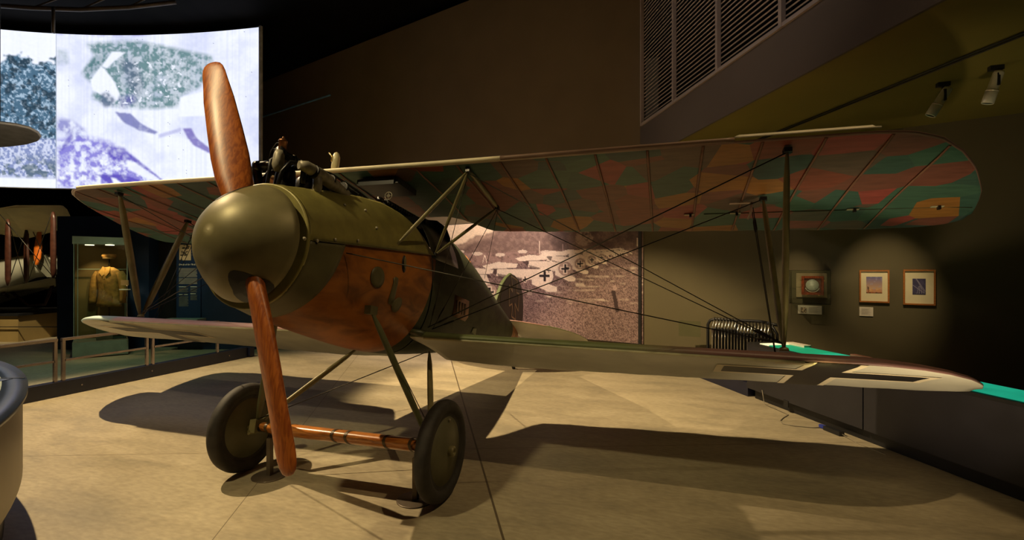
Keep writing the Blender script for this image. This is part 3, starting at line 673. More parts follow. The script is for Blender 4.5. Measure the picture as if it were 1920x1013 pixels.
cbox(fm, 146, 240, 10.0, 10.012, 1.655, 1.668); cbox(fm, 236, 241, 9.9, 9.95, .3, 1.0)
fm.build('glazing_bar', M_case, case)
cbox(MB(), 140, 240, 9.59, 9.596, .30, 2.13).build('glass_front', M_glass, case)
for i, u in enumerate((168, 206)):
    MB().lathe([(0, 0), (.07, 0), (.07, .012), (0, .012)], dp_(u, 9.42, 2.117), (0, 0, 1), 16).build('downlight', M_lampface, case)
rebase(case)
spot('case_lamp', dp_(176, 9.34, 2.08), dp_(190, 9.70, 1.2), 16, (1, .72, .35), 80, .6, .03)
spot('case_lamp', dp_(205, 9.34, 2.08), dp_(206, 9.56, 1.2), 26, (1, .72, .35), 80, .6, .03)
# tunic
M_khaki = mat('khaki_cotton', (.42, .20, .045), .8, 0, .2, 16, bump=.4)
JD = 9.66
def jp(x, y, z): return dp_(205, JD, 0)+_r*x+_f*y+Vector((0, 0, z))
jk = empty('uniform_tunic', jp(0, 0, .95), 'khaki buttoned uniform tunic with collar inside the display case', 'tunic')
rings = []
for z, hw, hd in ((.93, .235, .12), (1.0, .225, .115), (1.15, .205, .11), (1.25, .20, .11), (1.40, .225, .12), (1.52, .25, .12), (1.60, .235, .105), (1.655, .16, .085), (1.69, .09, .065), (1.70, .075, .06)):
    rings.append([jp(hw*math.cos(t)*(1+.03*math.sin(5*t+z*9)), hd*math.sin(t)*(1+.05*math.cos(4*t+z*13)), z) for t in [2*PI*k/28 for k in range(28)]])
MB().loft(rings, True, True).build('body', M_khaki, jk)
for s in (-1, 1):
    MB().tube([jp(s*.20, 0, 1.60), jp(s*.255, .0, 1.50), jp(s*.285, -.01, 1.35), jp(s*.30, -.02, 1.2), jp(s*.305, -.03, 1.05), jp(s*.30, -.035, 1.0)], [.065, .078, .072, .066, .062, .06], 14).build('sleeve', M_khaki, jk)
    MB().add([jp(0, -.12, 1.56), jp(s*.035, -.135, 1.52), jp(s*.10, -.125, 1.60), jp(s*.075, -.07, 1.715), jp(s*.02, -.085, 1.70)], [(0, 1, 2, 3, 4)]).build('collar', mat('khaki_collar', (.50, .25, .06), .8, 0, .1, 12), jk, .008)
for k in range(4): MB().lathe([(0, 0), (.011, 0), (.008, .006), (0, .006)], jp(.0, -.124-.002*k, 1.48-.115*k), -_f, 10).build('button', M_brass, jk)
MB().box(jp(.11, -.125, 1.12), (.11, .012, .05), Vm).build('pocket_flap', M_khaki, jk)
rebase(jk)
sd = empty('mannequin_stand', jp(0, 0, .62), 'thin black stand holding the tunic and the cap', 'stand')
MB().tube([jp(0, 0, .31), jp(0, 0, .93)], .012, 8).build('lower_pole', M_steel, sd); MB().tube([jp(0, .0, 1.70), jp(0, 0, 1.86)], .012, 8).build('upper_pole', M_black, sd); rebase(sd)
cp = empty('peaked_cap', jp(0, 0, 1.86), 'khaki round cap above the tunic in the display case', 'cap')
MB().lathe([(.0, .0), (.095, .0), (.10, .03), (.12, .05), (.122, .075), (.10, .095), (0, .10)], jp(0, 0, 1.86), (0, 0, 1), 24).build('crown', M_khaki, cp)
MB().lathe([(.096, .0), (.102, .0), (.103, .03), (.097, .03)], jp(0, 0, 1.86), (0, 0, 1), 24).build('band', mat('dark_khaki_band', (.18, .10, .03), .8), cp); rebase(cp)
lb = empty('case_label_stand', dp_(234, 9.5, 1.3), 'small cream label and bracket at the right side of the display case', 'label')
MB().box(dp_(234, 9.45, 1.40), (.14, .02, .10), Vm).build('card', mat('tan_card', (.45, .25, .10), .7), lb); MB().box(dp_(234, 9.45, 1.27), (.16, .08, .02), Vm).build('tray', M_white, lb); MB().tube([dp_(238, 9.5, .31), dp_(238, 9.5, 1.4)], .008, 6).build('post', M_steel, lb); rebase(lb)
# information panel
ip = empty('information_panel', dp_(354, 10.17, .9), 'dark blue text panel with a small photograph and white title', 'information panel')
MB().box(dp_(354, 10.185, 1.32), (.50, .02, 2.1), Vm).build('board', mat('blue_text_panel', (.010, .03, .085), .5, 0, .05), ip)
c2 = Canvas(0, 0, 22, 30, .5); c2.a[:] = srgb((225, 200, 155)); q = fbm(c2.h, c2.w, 6, 4)
c2.put((q > .52) & (abs(c2.X-11+.3*(c2.Y-10)) < 6.5) & (c2.Y < 22), srgb((35, 30, 28)), .9); c2.put((q > .55) & (c2.X < 6) & (c2.Y > 17), srgb((60, 50, 40)), .9)
canvas_mesh('portrait_photograph', c2, lambda u, v: dp_(336+u, 10.17, CZ+(HY-(459+v*.98))/FPX*10.17), M_pic, ip)
def zrow(v): return CZ+(HY-v)/FPX*10.17
rowm = mat('printed_text', (.42, .38, .32), .8); roww = mat('white_title', (.85, .8, .62), .8); rowd = mat('dim_text', (.17, .17, .15), .8)
p0 = dp_(335.5, 10.172, zrow(497.6)); M4 = Matrix.Translation(p0) @ (Vm.to_4x4() @ Matrix.Rotation(PI/2, 4, 'X'))
text_mesh('title_text', "Death of the \u2018Red Baron\u2019", .0465, M4, roww, ip, .0012)
def rows(u0, u1, v0, v1, st, wd, m_, nm):
    mb = MB(); v = v0; k = 0
    while v < v1:
        e = u1-(2.2 if k % 4 == 3 else .4*(k % 3)); mb.box((dp_(u0, 10.172, zrow(v))+dp_(e, 10.172, zrow(v)))/2, ((e-u0)/FPX*10.17, .002, wd), Vm); v += st; k += 1
    mb.build(nm, m_, ip)
rows(335.5, 370, 503.5, 520, 1.6, .0095, rowm, 'text_block'); rows(335.5, 370, 522.5, 533.5, 1.6, .0095, rowm, 'text_block')
rows(335.5, 350, 538, 539, 2, .012, roww, 'subheading'); rows(335.5, 353, 541, 549, 1.4, .008, rowd, 'text_block'); rows(335.5, 352, 552.5, 553.5, 2, .012, roww, 'subheading'); rows(335.5, 353.5, 556, 575, 1.4, .008, rowd, 'text_block')
rows(357, 369, 538, 539, 2, .012, roww, 'subheading'); rows(357, 370, 541, 548, 1.4, .008, rowd, 'text_block'); rows(357, 367, 551, 552, 2, .012, roww, 'subheading'); rows(357, 370, 554, 563, 1.4, .008, rowd, 'text_block')
rows(358, 370, 468.5, 482, 5, .008, rowd, 'caption')
rebase(ip)
spot('panel_lamp', dp_(350, 9.2, 2.7), dp_(352, 10.17, 1.6), 16, (1, .85, .6), 40, .8, .03)
sh = empty('wall_shelf', dp_(345, 10.1, .6), 'low pale ledge on the partition under the information panel', 'shelf')
MB().box(dp_(345, 10.02, .63), (.72, .3, .05), Vm).build('board', M_case, sh); MB().box(dp_(345, 10.1, .42), (.6, .15, .38), Vm).build('base', M_navy, sh); rebase(sh)

# kerb and steel railing
kb = MB(); kb.box((-5.16, 1.1, .095), (.12, 7.8, .19)); tag(kb.build('kerb', M_kerb), 'long low dark blue kerb carrying the steel railing at left', 'kerb')
MB_b = None
for k, y in enumerate((2.25, 3.2, 4.6)):
    tag(MB().lathe([(0, 0), (.012, 0), (.010, .004), (0, .005)], (-5.1, y, .10), (1, 0, 0), 12).build('steel_stud', M_steel), ['small round steel stud on the kerb face, nearest of the three', 'small round steel stud on the kerb face, middle of the three', 'small round steel stud on the kerb face, farthest of the three'][k], 'stud')
def rail_bay(y0, y1, label, ends):
    root = empty('railing_bay', (-5.14, (y0+y1)/2, .19), label, 'railing')
    for y in (y0+.02, y1-.02): MB().box((-5.14, y, .471), (.035, .035, .56)).build('post', M_steel, root)
    MB().box((-5.14, (y0+y1)/2, .735), (.045, y1-y0, .035)).build('top_rail', M_steel, root)
    MB().box((-5.14, (y0+y1)/2, .46), (.035, y1-y0-.06, .028)).build('mid_rail', M_steel, root)
    rebase(root)
rail_bay(-.5, 1.985, 'steel railing bay at the far left behind the curved counter', 0)
rail_bay(2.035, 3.165, 'steel railing bay in front of the display case', 0)
rail_bay(3.215, 4.40, 'steel railing bay in front of the information panel, under the lower wing', 0)
tag(MB().box((-5.2, 5.06, .10), (.3, .1, .16)).build('kerb_end_block', M_kerb), 'dark end block where the left kerb stops', 'kerb')

# curved counter at bottom left
EC = Vector((-2.08, -.92, 0)); EA = Vector((-.894, .447, 0)); EB = Vector((.447, .894, 0))
def el(a, b, t, z): return EC+EA*(a*math.cos(t))+EB*(b*math.sin(t))+Vector((0, 0, z))
TS = [2*PI*k/96 for k in range(96)]
cn = empty('curved_counter', EC, 'curved display counter with dark blue top and green lit windows at bottom left', 'counter')
M_cbody = mat('brushed_bronze_panel', (.33, .29, .22), .42, .55, .05, 3)
M_ctop = mat('dark_blue_laminate', (.02, .035, .075), .3, 0, .08, 6)
MB().loft([[el(2.08, .74, t, z) for t in TS] for z in (0, .36)], False).build('recessed_base', M_black, cn)
MB().loft([[el(2.17, .825, t, z) for t in TS] for z in (.35, .352, .865, .868)], True).build('body', M_cbody, cn)
MB().loft([[el(a, b_, t, z) for t in TS] for a, b_, z in ((2.16, .81, .868), (2.2, .85, .870), (2.2, .85, .90), (2.06, .72, .90), (2.06, .72, .86))], False).build('top_rim', M_ctop, cn)
MB().loft([[el(a, b_, t, z) for t in TS] for a, b_, z in ((2.07, .73, .862), (.3, .1, .862))], False).build('map_surface', M_green, cn)
MB().add([el(2.06, .72, t, .897) for t in TS], [tuple(range(96))]).build('glass_top', M_glass, cn)
MB().loft([[el(a, b_, t, .9025) for t in TS] for a, b_ in ((2.068, .728), (2.052, .712))], False).build('glass_edge', mat('pale_edge', (.35, .42, .32), .3), cn)
for th in (1.52, .95, 2.15):
    a = el(2.09, .75, th, .899); c_ = a-_r*1.0*math.sin(th); MB().beam(a, c_, .085, .008).build('cross_bar', M_ctop, cn)
    MB().beam(el(2.19, .84, th, .9025), c_+Vector((0, 0, .005)), .005, .003).build('joint_line', mat('dark_joint', (.10, .12, .14), .4), cn)
sb = MB(); sb.tube([el(2.178, .833, t, .60) for t in (1.30, 1.32)], .002)
rebase(cn)

# white biplane far behind, mostly hidden by the partition
M_wdk = mat('dark_red_wood', (.055, .018, .010), .4, 0, .2, 12); M_wor = mat('bright_orange_wood', (.75, .18, .02), .35, 0, .1, 8)
fb = empty('white_biplane', dp_(20, 11.6, .55), 'cream and white biplane partly hidden behind the blue partition', 'biplane')
def slab(pts_, th, nm, m_): 
    v = [Vector(p) for p in pts_]; n_ = len(v); mb = MB(); nn = (v[1]-v[0]).cross(v[2]-v[0]).normalized()*th
    if nn.z < 0: nn = -nn
    mb.add([tuple(p) for p in v]+[tuple(p+nn) for p in v], [tuple(range(n_)), tuple(range(n_, 2*n_))]+[(i, (i+1) % n_, n_+(i+1) % n_, n_+i) for i in range(n_)]); return mb.build(nm, m_, fb)
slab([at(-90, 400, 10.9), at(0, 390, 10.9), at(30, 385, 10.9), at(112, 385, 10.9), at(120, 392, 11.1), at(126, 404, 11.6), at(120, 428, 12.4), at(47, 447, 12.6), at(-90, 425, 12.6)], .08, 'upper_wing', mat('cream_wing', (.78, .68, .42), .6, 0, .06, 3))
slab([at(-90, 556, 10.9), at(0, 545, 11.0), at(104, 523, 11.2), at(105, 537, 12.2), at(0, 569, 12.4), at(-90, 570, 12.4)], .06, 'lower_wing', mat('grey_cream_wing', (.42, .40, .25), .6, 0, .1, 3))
for u, v0, v1, D, wd in ((15, 411, 536, 11.0, .14), (49.5, 430, 531, 12.2, .14), (100, 397, 522, 11.1, .14)):
    a = at(u, v0, D); b_ = at(u, v1, D); m_ = (a+b_)/2
    MB().loft([[p+_r*(math.cos(t)*w_)+_f*(math.sin(t)*.03) for t in [2*PI*k/12 for k in range(12)]] for p, w_ in ((a, .02), (a.lerp(b_, .1), wd*.42), (m_, wd*.5), (a.lerp(b_, .9), wd*.45), (b_, .02))]).build('interplane_strut', M_wdk, fb)
a = at(74, 432, 12.4); b_ = at(69, 497, 12.3)
MB().loft([[p+_r*(math.cos(t)*w_)+_f*(math.sin(t)*.04) for t in [2*PI*k/12 for k in range(12)]] for p, w_ in ((a, .04), (a.lerp(b_, .5), .10), (a.lerp(b_, .8), .09), (b_, .02))]).build('propeller_blade', M_wor, fb)
fpts = [(-90, 520, .9), (0, 518, .50), (30, 508, .46), (60, 500, .38), (95, 497, .34), (125, 498, .22)]
MB().loft([[at(u, v, 13.0)+Vector((0, 0, math.sin(t)*h_*.82))+_f*(math.cos(t)*.4) for t in [2*PI*k/20 for k in range(20)]] for u, v, h_ in fpts]).build('fuselage', mat('white_linen', (.62, .60, .48), .6, 0, .05, 3), fb)
MB().tube([at(18, 545, 11.8), at(40, 562, 11.8), at(54, 574, 11.8), at(84, 571, 11.9), at(92, 552, 12.0), at(100, 530, 12.0)], .035, 8).tube([at(5, 549, 11.4), at(15, 556, 11.6)], .03, 8).build('skid', M_wdk, fb)
for k, (a, b_) in enumerate(((at(15, 412, 11), at(47, 530, 12.2)), (at(0, 402, 10.9), at(100, 520, 11.1)), (at(98, 397, 11.1), at(52, 530, 12)), (at(15, 535, 11), at(49, 431, 12.2)), (at(60, 430, 12.4), at(100, 520, 11.2)))): MB().tube([a, b_], .008, 5).build('bracing_wire', M_wire, fb)
MB().add([at(60, 492, 12.5), at(85, 478, 12.5), at(103, 500, 12.5), at(103, 520, 12.5), at(88, 520, 12.5)], [(0, 1, 2, 3, 4)]).build('painted_shade_panel', mat('grey_green_shade', (.18, .18, .13), .6), fb, .02)  # dark sheet, shade on the fuselage painted as its colour
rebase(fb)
pl = empty('plane_plinth', dp_(10, 11.5, 0), 'ochre display plinth under the white biplane at far left', 'plinth')
cbp = MB(); cbp.box(dp_(-30, 12.2, .30), (3.6, 1.9, .60), Vm); cbp.build('body', mat('ochre_board', (.36, .25, .09), .6, 0, .1, 2), pl)
MB().box(dp_(-30, 12.2, .62), (3.7, 2.0, .05), Vm).build('top_edge', M_black, pl); MB().box(dp_(-30, 11.2, .35), (3.5, .02, .015), Vm).build('trim_line', M_black, pl); rebase(pl)
spot('far_plane_spot', dp_(-60, 9.0, 4.2), dp_(20, 12, 1.4), 800, (1, .82, .5), 60, .6, .05)
spot('far_floor_spot', dp_(200, 8.2, 3.4), dp_(230, 8.8, 0), 80, (.62, 1.0, .62), 100, .9, .2)
spot('wing_tip_fill', at(140, 420, 6.6), at(10, 258, 8.2), 45, (1, .9, .8), 40, .8, .1)  # added fill that brightens the hanging wing tip from below
# wing tip of an aircraft hanging in front of the screen
hw = empty('hanging_wing_tip', at(20, 255, 8.5), 'grey aircraft wing tip with pale rim hanging in front of the screen', 'wing tip')
up_ = []; 
for t in [PI*k/20 for k in range(21)]:
    up_.append((-60+135*math.sin(t/1.0*.5+PI/2*0)*1.0, 0))
prof = [(-90, 228), (0, 233), (30, 237), (55, 243), (70, 251), (75, 258), (70, 265), (50, 271), (20, 275), (-90, 282)]
def hang(D0, D1, pp): return [at(u, v, D0+(D1-D0)*((v-228)/54)) for u, v in pp]
base_ = hang(7.6, 8.8, prof); n_ = len(base_)
mb = MB(); mb.add([tuple(p) for p in base_]+[tuple(p+Vector((0, 0, .03))) for p in base_], [tuple(range(n_)), tuple(range(n_, 2*n_))]+[(i, (i+1) % n_, n_+(i+1) % n_, n_+i) for i in range(n_)]); mb.build('wing_skin', mat('grey_wing', (.22, .21, .20), .6), hw)
MB().tube([p+Vector((0, 0, .03)) for p in base_[:7]], .022, 8).build('leading_edge', mat('pale_rim', (.7, .7, .66), .5), hw); MB().tube([base_[1]+Vector((0, 0, .05)), base_[1]+Vector((0, 0, 4.0))], .006, 6).build('hanger_wire', M_wire, hw); rebase(hw)

# ================================================================== THE BIPLANE (all parts in aircraft coordinates: x to its left, y aft, z up)
bi = empty('biplane', (0, .9, 0), 'olive-nosed biplane with orange plywood sides and lozenge-patterned wings', 'biplane')
BMX = Matrix.Translation((0, 0, WZ)) @ Matrix.Rotation(-TH, 4, 'X')
bpy.context.view_layer.update()
BPI = Matrix.Translation((0, -.9, 0)) @ BMX
def P(mb, name, m, parent=None, thick=0, label=None):
    o = mb.build(name, m, parent if parent else bi, thick)
    if parent is None: o.matrix_parent_inverse = Matrix.Identity(4); o.matrix_basis = BPI
    if label: o['label'] = label
    return o
def bray(u, v, P0, Nn):
    o = w2b(_c); q = w2b(_c+ray(u, v)); d = q-o; Nn = Vector(Nn); t = (Vector(P0)-o).dot(Nn)/d.dot(Nn); return o+d*t
def lerp1(x, xs, ys): return float(np.interp(x, xs, ys))
FY = [.06, .3, .5, .7, 1.0, 1.3, 1.7, 2.0, 2.4, 2.7, 3.13, 4.0, 5.16, 5.7]
FT = [.385, .47, .53, .58, .64, .67, .68, .70, .70, .65, .56, .33, .05, -.03]
FB = [-.385, -.45, -.49, -.52, -.565, -.60, -.61, -.60, -.58, -.56, -.52, -.43, -.30, -.25]
FW = [.385, .405, .42, .43, .435, .44, .44, .44, .43, .41, .37, .27, .12, .04]
def fsec(y):
    return lerp1(y, FY, FT), lerp1(y, FY, FB), lerp1(y, FY, FW), lerp1(y, [.06, .8, 3, 5.7], [2.0, 2.25, 2.2, 2.0])
def fpt(y, ph, off=0.0):
    T, B, W_, n_ = fsec(y); T += off; B -= off; W_ += off; zc = B+.47*(T-B); c_, s_ = math.cos(ph), math.sin(ph)
    x = W_*math.copysign(abs(c_)**(2/n_), c_); h = (T-zc) if s_ > 0 else (zc-B); z = zc+h*math.copysign(abs(s_)**(2/n_), s_)
    return Vector((x, y, z))
def surfx(y, z, off=.004):
    T, B, W_, n_ = fsec(y); zc = B+.47*(T-B); h = (T-zc) if z > zc else (zc-B); q = min(.999, abs(z-zc)/h); return W_*(1-q**n_)**(1/n_)+off
def seam(y): return .03+.165*(y-.07)
def phi_z(y, z):
    lo, hi = -PI/2, PI/2
    for _ in range(40):
        m_ = (lo+hi)/2
        if fpt(y, m_).z < z: lo = m_
        else: hi = m_
    return lo
# fuselage skin: plywood forward, green dope aft, plywood again at the stern
def fusemat():
    m, nt, b = nmat('plywood_and_green_skin')
    tc = N(nt, 'ShaderNodeTexCoord'); sp = N(nt, 'ShaderNodeSeparateXYZ'); nt.links.new(tc.outputs['Object'], sp.inputs[0])
    mp = N(nt, 'ShaderNodeMapping'); mp.inputs['Scale'].default_value = (1, 1, 2.4); nt.links.new(tc.outputs['Object'], mp.inputs[0])
    nz = N(nt, 'ShaderNodeTexNoise'); nz.inputs['Scale'].default_value = 3.2; nz.inputs['Detail'].default_value = 9; nz.inputs['Distortion'].default_value = .8; nt.links.new(mp.outputs[0], nz.inputs[0])
    cr = N(nt, 'ShaderNodeValToRGB'); cr.color_ramp.elements[0].position = .36; cr.color_ramp.elements[0].color = (.17, .055, .012, 1); cr.color_ramp.elements[1].position = .6; cr.color_ramp.elements[1].color = (.40, .135, .022, 1)
    nt.links.new(nz.outputs[0], cr.inputs[0])
    c2 = N(nt, 'ShaderNodeValToRGB'); c2.color_ramp.elements[0].position = .35; c2.color_ramp.elements[0].color = (.022, .028, .013, 1); c2.color_ramp.elements[1].position = .65; c2.color_ramp.elements[1].color = (.050, .060, .028, 1)
    nt.links.new(nz.outputs[0], c2.inputs[0])
    a = N(nt, 'ShaderNodeMath', operation='MULTIPLY_ADD'); a.inputs[1].default_value = -.33; nt.links.new(sp.outputs[2], a.inputs[0]); nt.links.new(sp.outputs[1], a.inputs[2])
    g = N(nt, 'ShaderNodeMath', operation='GREATER_THAN'); g.inputs[1].default_value = 1.60; nt.links.new(a.outputs[0], g.inputs[0])
    l = N(nt, 'ShaderNodeMath', operation='LESS_THAN'); l.inputs[1].default_value = 5.12; nt.links.new(sp.outputs[1], l.inputs[0])
    an = N(nt, 'ShaderNodeMath', operation='MULTIPLY'); nt.links.new(g.outputs[0], an.inputs[0]); nt.links.new(l.outputs[0], an.inputs[1])
    mx = N(nt, 'ShaderNodeMix', data_type='RGBA'); nt.links.new(an.outputs[0], mx.inputs[0]); nt.links.new(cr.outputs[0], mx.inputs[6]); nt.links.new(c2.outputs[0], mx.inputs[7])
    nt.links.new(mx.outputs[2], b.inputs['Base Color']); mr = N(nt, 'ShaderNodeMapRange'); mr.inputs[3].default_value = .38; mr.inputs[4].default_value = .62; nt.links.new(an.outputs[0], mr.inputs[0]); nt.links.new(mr.outputs[0], b.inputs['Roughness']); b.inputs['Specular IOR Level'].default_value = .3
    return m
fy = [.10, .2, .3, .45, .6, .8, 1.0, 1.2, 1.4, 1.6, 1.62, 1.8, 2.0, 2.15, 2.3, 2.5, 2.7, 2.9, 3.13, 3.4, 3.8, 4.2, 4.6, 5.0, 5.16, 5.4, 5.7]
mb = MB(); NS = 60; vs = []; fs = []
for y in fy:
    if y < 1.61:
        ps = phi_z(y, seam(y)); angs = [PI-ps+(PI+2*ps)*k/(NS-1) for k in range(NS)]       # open-topped tub
    else: ps = PI/2; angs = [PI/2+2*PI*k/(NS-1) for k in range(NS)]
    vs += [fpt(y, a) for a in angs]
for i in range(len(fy)-1):
    y = (fy[i]+fy[i+1])/2
    for k in range(NS-1):
        p = (vs[i*NS+k]+vs[(i+1)*NS+k+1])/2
        if fy[i] == 1.6: continue
        if 2.35 < y < 2.75 and p.z > .42 and abs(p.x) < .17: continue          # cockpit opening
        fs.append((i*NS+k, i*NS+k+1, (i+1)*NS+k+1, (i+1)*NS+k))
mb.add(vs, fs, 0, True)
fus = P(mb, 'fuselage', fusemat(), label='orange varnished plywood forward, dark green aft')
mb = MB(); P(mb.box((0, 2.6, .30), (.5, .5, .3)), 'cockpit_well', M_black)
# nose cowling below the seam, engine cowl above it
rows = []
for q in [k/8 for k in range(9)]:
    r_ = []
    for k in range(49):
        y0 = .06; z_ = None
        for it in range(3):
            y_ = y0; ps = phi_z(y_, seam(y_)); a = -PI-ps+(PI+2*ps)*k/48 if False else (PI-ps)+(PI+2*ps)*k/48
            z_ = fpt(y_, a).z; y0 = .06+(.28+.34*(z_+.05)+.0)*q
        r_.append(fpt(y0, a, .007))
    rows.append(r_)
P(MB().loft(rows, False, False), 'nose_cowling', M_nose, thick=.005, label='dark olive metal nose cowling')
cy_ = [.06, .09, .13, .135, .2, .3, .45, .6, .75, .9, 1.0, 1.1, 1.2, 1.3, 1.4, 1.5, 1.58, 1.64]
eng = MB()
def pe(y):
    if y <= .13: return PI/2
    return lerp1(y, [.135, .3, 1.0, 1.2, 1.4, 1.55, 1.64], [math.radians(a) for a in (74, 66, 62, 56, 44, 30, 18)])
for sg in (1, -1):
    rings = []
    for y in cy_:
        p0_ = phi_z(y, seam(y)-.004); e_ = max(p0_+.01, pe(y))
        rings.append([Vector((sg*fpt(y, p0_+(e_-p0_)*k/14, .010).x, y, fpt(y, p0_+(e_-p0_)*k/14, .010).z)) for k in range(15)])
    eng.loft(rings, False, False)
P(eng, 'engine_cowl', M_olive, thick=.006, label='olive green metal engine cowl open along the top')
P(MB().lathe([(.0, .085), (.36, .085), (.38, .06), (.392, .055), (.394, .065), (.388, .12)], (0, 0, 0), (0, 1, 0), 64), 'nose_ring', M_black)
P(MB().lathe([(.388, .048), (.397, .050), (.398, .068), (.39, .072)], (0, 0, 0), (0, 1, 0), 64), 'ring_lip', M_olive)
P(MB().tube([(surfx(y, seam(y), .012), y, seam(y)) for y in [.1+.1*k for k in range(16)]], .004, 6), 'seam_strip', M_nose)
# spinner
sprof = [(0, -.290), (.045, -.287), (.095, -.275), (.15, -.25), (.20, -.215), (.245, -.175), (.285, -.13), (.32, -.085), (.348, -.04), (.364, -.008), (.360, .0), (.33, .004)]
spn = P(MB().lathe(sprof, (.02, 0, 0), (0, 1, 0), 96), 'spinner', M_spin, label='large rounded olive metal spinner')
P(MB().lathe([(0, .0), (.335, .0), (.335, .09), (0, .09)], (0, 0, 0), (0, 1, 0), 48), 'spinner_backplate', M_black)
def spr(y): return float(np.interp(y, [p[1] for p in sprof[:11]], [p[0] for p in sprof[:11]]))
tipT = bray(397, 118, (0, -.05, 0), (0, 1, 0)); tipB = bray(543, 893, (0, -.05, 0), (0, 1, 0)); hub = Vector((.065, -.07, 0))
for tip in (tipT, tipB):
    openm = MB()
    th0 = math.atan2(tip.z, tip.x); n_ = 24; ring = []
    for k in range(n_):
        a = 2*PI*k/n_; yy = -.08+.11*math.sin(a); wd = .26 if yy < -.08 else .30+.7*(yy+.08)
        tt = th0+wd*math.cos(a)*1.15; ring.append((tt, min(yy, -.008)))
    cvt = [Vector((.02+math.cos(t)*(spr(y)+.003), y, math.sin(t)*(spr(y)+.003))) for t, y in ring]
    cc = Vector((.02+math.cos(th0)*(spr(-.08)+.004), -.08, math.sin(th0)*(spr(-.08)+.004)))
    mid = []
    for t, y in ring:
        t2 = th0+(t-th0)*.5; y2 = -.08+(y+.08)*.5; mid.append(Vector((.02+math.cos(t2)*(spr(y2)+.0035), y2, math.sin(t2)*(spr(y2)+.0035))))
    openm.add([cc]+mid+cvt, [(0, 1+k, 1+(k+1) % n_) for k in range(n_)]+[(1+k, 1+n_+k, 1+n_+(k+1) % n_, 1+(k+1) % n_) for k in range(n_)])  # patch lies on the spinner skin, the hole's darkness is its black colour
    P(openm, 'blade_opening_shade', M_black, label='black patch painted as the dark opening around a blade root')
# propeller
def blade(tip, name):
    d = (tip-hub); R_ = d.length; d.normalize(); pr_ = Vector((d.z, 0, -d.x)); Yv = Vector((0, 1, 0))
    rings = []
    for r_, ch, th_, be in ((.10, .11, .10, 50), (.22, .125, .105, 40), (.30, .165, .095, 38), (.45, .21, .085, 33), (.6, .22, .078, 30), (.8, .21, .068, 27), (1.05, .19, .052, 23), (1.2, .168, .034, 15), (1.27, .158, .03, 14), (1.315, .14, .026, 14), (1.345, .108, .022, 14), (1.360, .062, .014, 14), (1.364, .02, .006, 14)):
        b_ = math.radians(be); cd = pr_*math.cos(b_)+Yv*math.sin(b_); nd = d.cross(cd).normalized(); c0 = hub+d*(r_*R_/1.364)
        rings.append([c0+cd*(math.cos(t)*ch/2)+nd*(math.sin(t)*th_/2*(1-.25*math.cos(t))) for t in [2*PI*k/20 for k in range(20)]])
    return MB().loft(rings, True, True)
prp = P(MB().lathe([(0, -.12), (.10, -.12), (.10, .0), (0, .0)], (0, 0, 0), (0, 1, 0), 24), 'propeller', M_prop, label='varnished reddish wooden propeller')
for tip in (tipT, tipB):
    o = blade(tip, 'b').build('blade', M_prop, prp)

# engine
en = P(MB().box((0, .72, .14), (.36, 1.15, .34)), 'engine', M_dmet, label='dark inline engine with grey manifolds in the open cowl')
def S(mb, name, m, parent, label=None):
    o = mb.build(name, m, parent)
    if label: o['label'] = label
    return o
for i in range(6):
    y = .22+.185*i
    S(MB().lathe([(.0, .25), (.062, .25), (.066, .30), (.066, .50), (.058, .55), (.03, .585), (0, .59)], (0, y, 0), (0, 0, 1), 20), 'cylinder', M_dmet, en)
    S(MB().tube([(.05, y, .56), (.10, y, .585), (.13, y+.01, .55), (.135, y+.01, .45)], .018, 10), 'intake_stub', M_dmet, en)
    S(MB().tube([(-.05, y, .53), (-.13, y, .55), (-.18, y+.01, .50), (-.19, y+.01, .36)], .022, 10), 'exhaust_stub', M_dmet, en)
    S(MB().lathe([(.0, 0), (.012, 0), (.012, .02), (.018, .02), (.018, .04), (0, .04)], (.03, y+.05, .60), (0, 0, 1), 10), 'valve_spring', M_gmet, en)
    S(MB().tube([(.0, y, .63), (.045, y+.02, .655), (.06, y+.03, .60)], .007, 6), 'rocker', M_dmet, en)
S(MB().tube([(0, .14, .645), (0, 1.24, .645)], .028, 14).lathe([(.0, 0), (.04, 0), (.04, .03), (0, .03)], (0, .13, .645), (0, 1, 0), 16), 'camshaft_housing', M_dmet, en)
S(MB().lathe([(0, .60), (.024, .60), (.034, .57), (.036, .50), (.02, .46), (0, .46)], (0.01, .13, .05), (0, 0, 1), 18), 'drive_tower', M_gmet, en)
S(MB().lathe([(0, 0), (.026, 0), (.026, .055), (.029, .056), (.029, .066), (.016, .078), (.008, .085), (.008, .095), (0, .098)], (0.0, .155, .665), (0, 0, 1), 20), 'brass_cap', M_copper, en, 'copper coloured cap on the drive tower')
S(MB().tube([(.0, .155, .72), (-.045, .15, .715), (-.075, .145, .66), (-.08, .14, .56)], .006, 6).tube([(-.02, .15, .68), (-.06, .14, .67)], .005, 6), 'priming_pipe', M_dmet, en)
S(MB().tube([(-.02, .16, .57), (-.12, .16, .575), (-.20, .16, .57)], .026, 12).lathe([(0, 0), (.034, 0), (.034, .04), (0, .04)], (-.20, .16, .57), (1, 0, 0), 14).tube([(-.2, .16, .57), (-.21, .22, .46), (-.20, .30, .36)], .03, 12), 'water_pipe', M_dmet, en)
S(MB().tube([(.03, .12, .32), (.06, .12, .50), (.09, .15, .575), (.15, .22, .585), (.19, .30, .57)], .013, 10).tube([(-.03, .11, .32), (-.03, .11, .58), (.0, .14, .62)], .012, 8), 'oil_pipe', M_dmet, en)
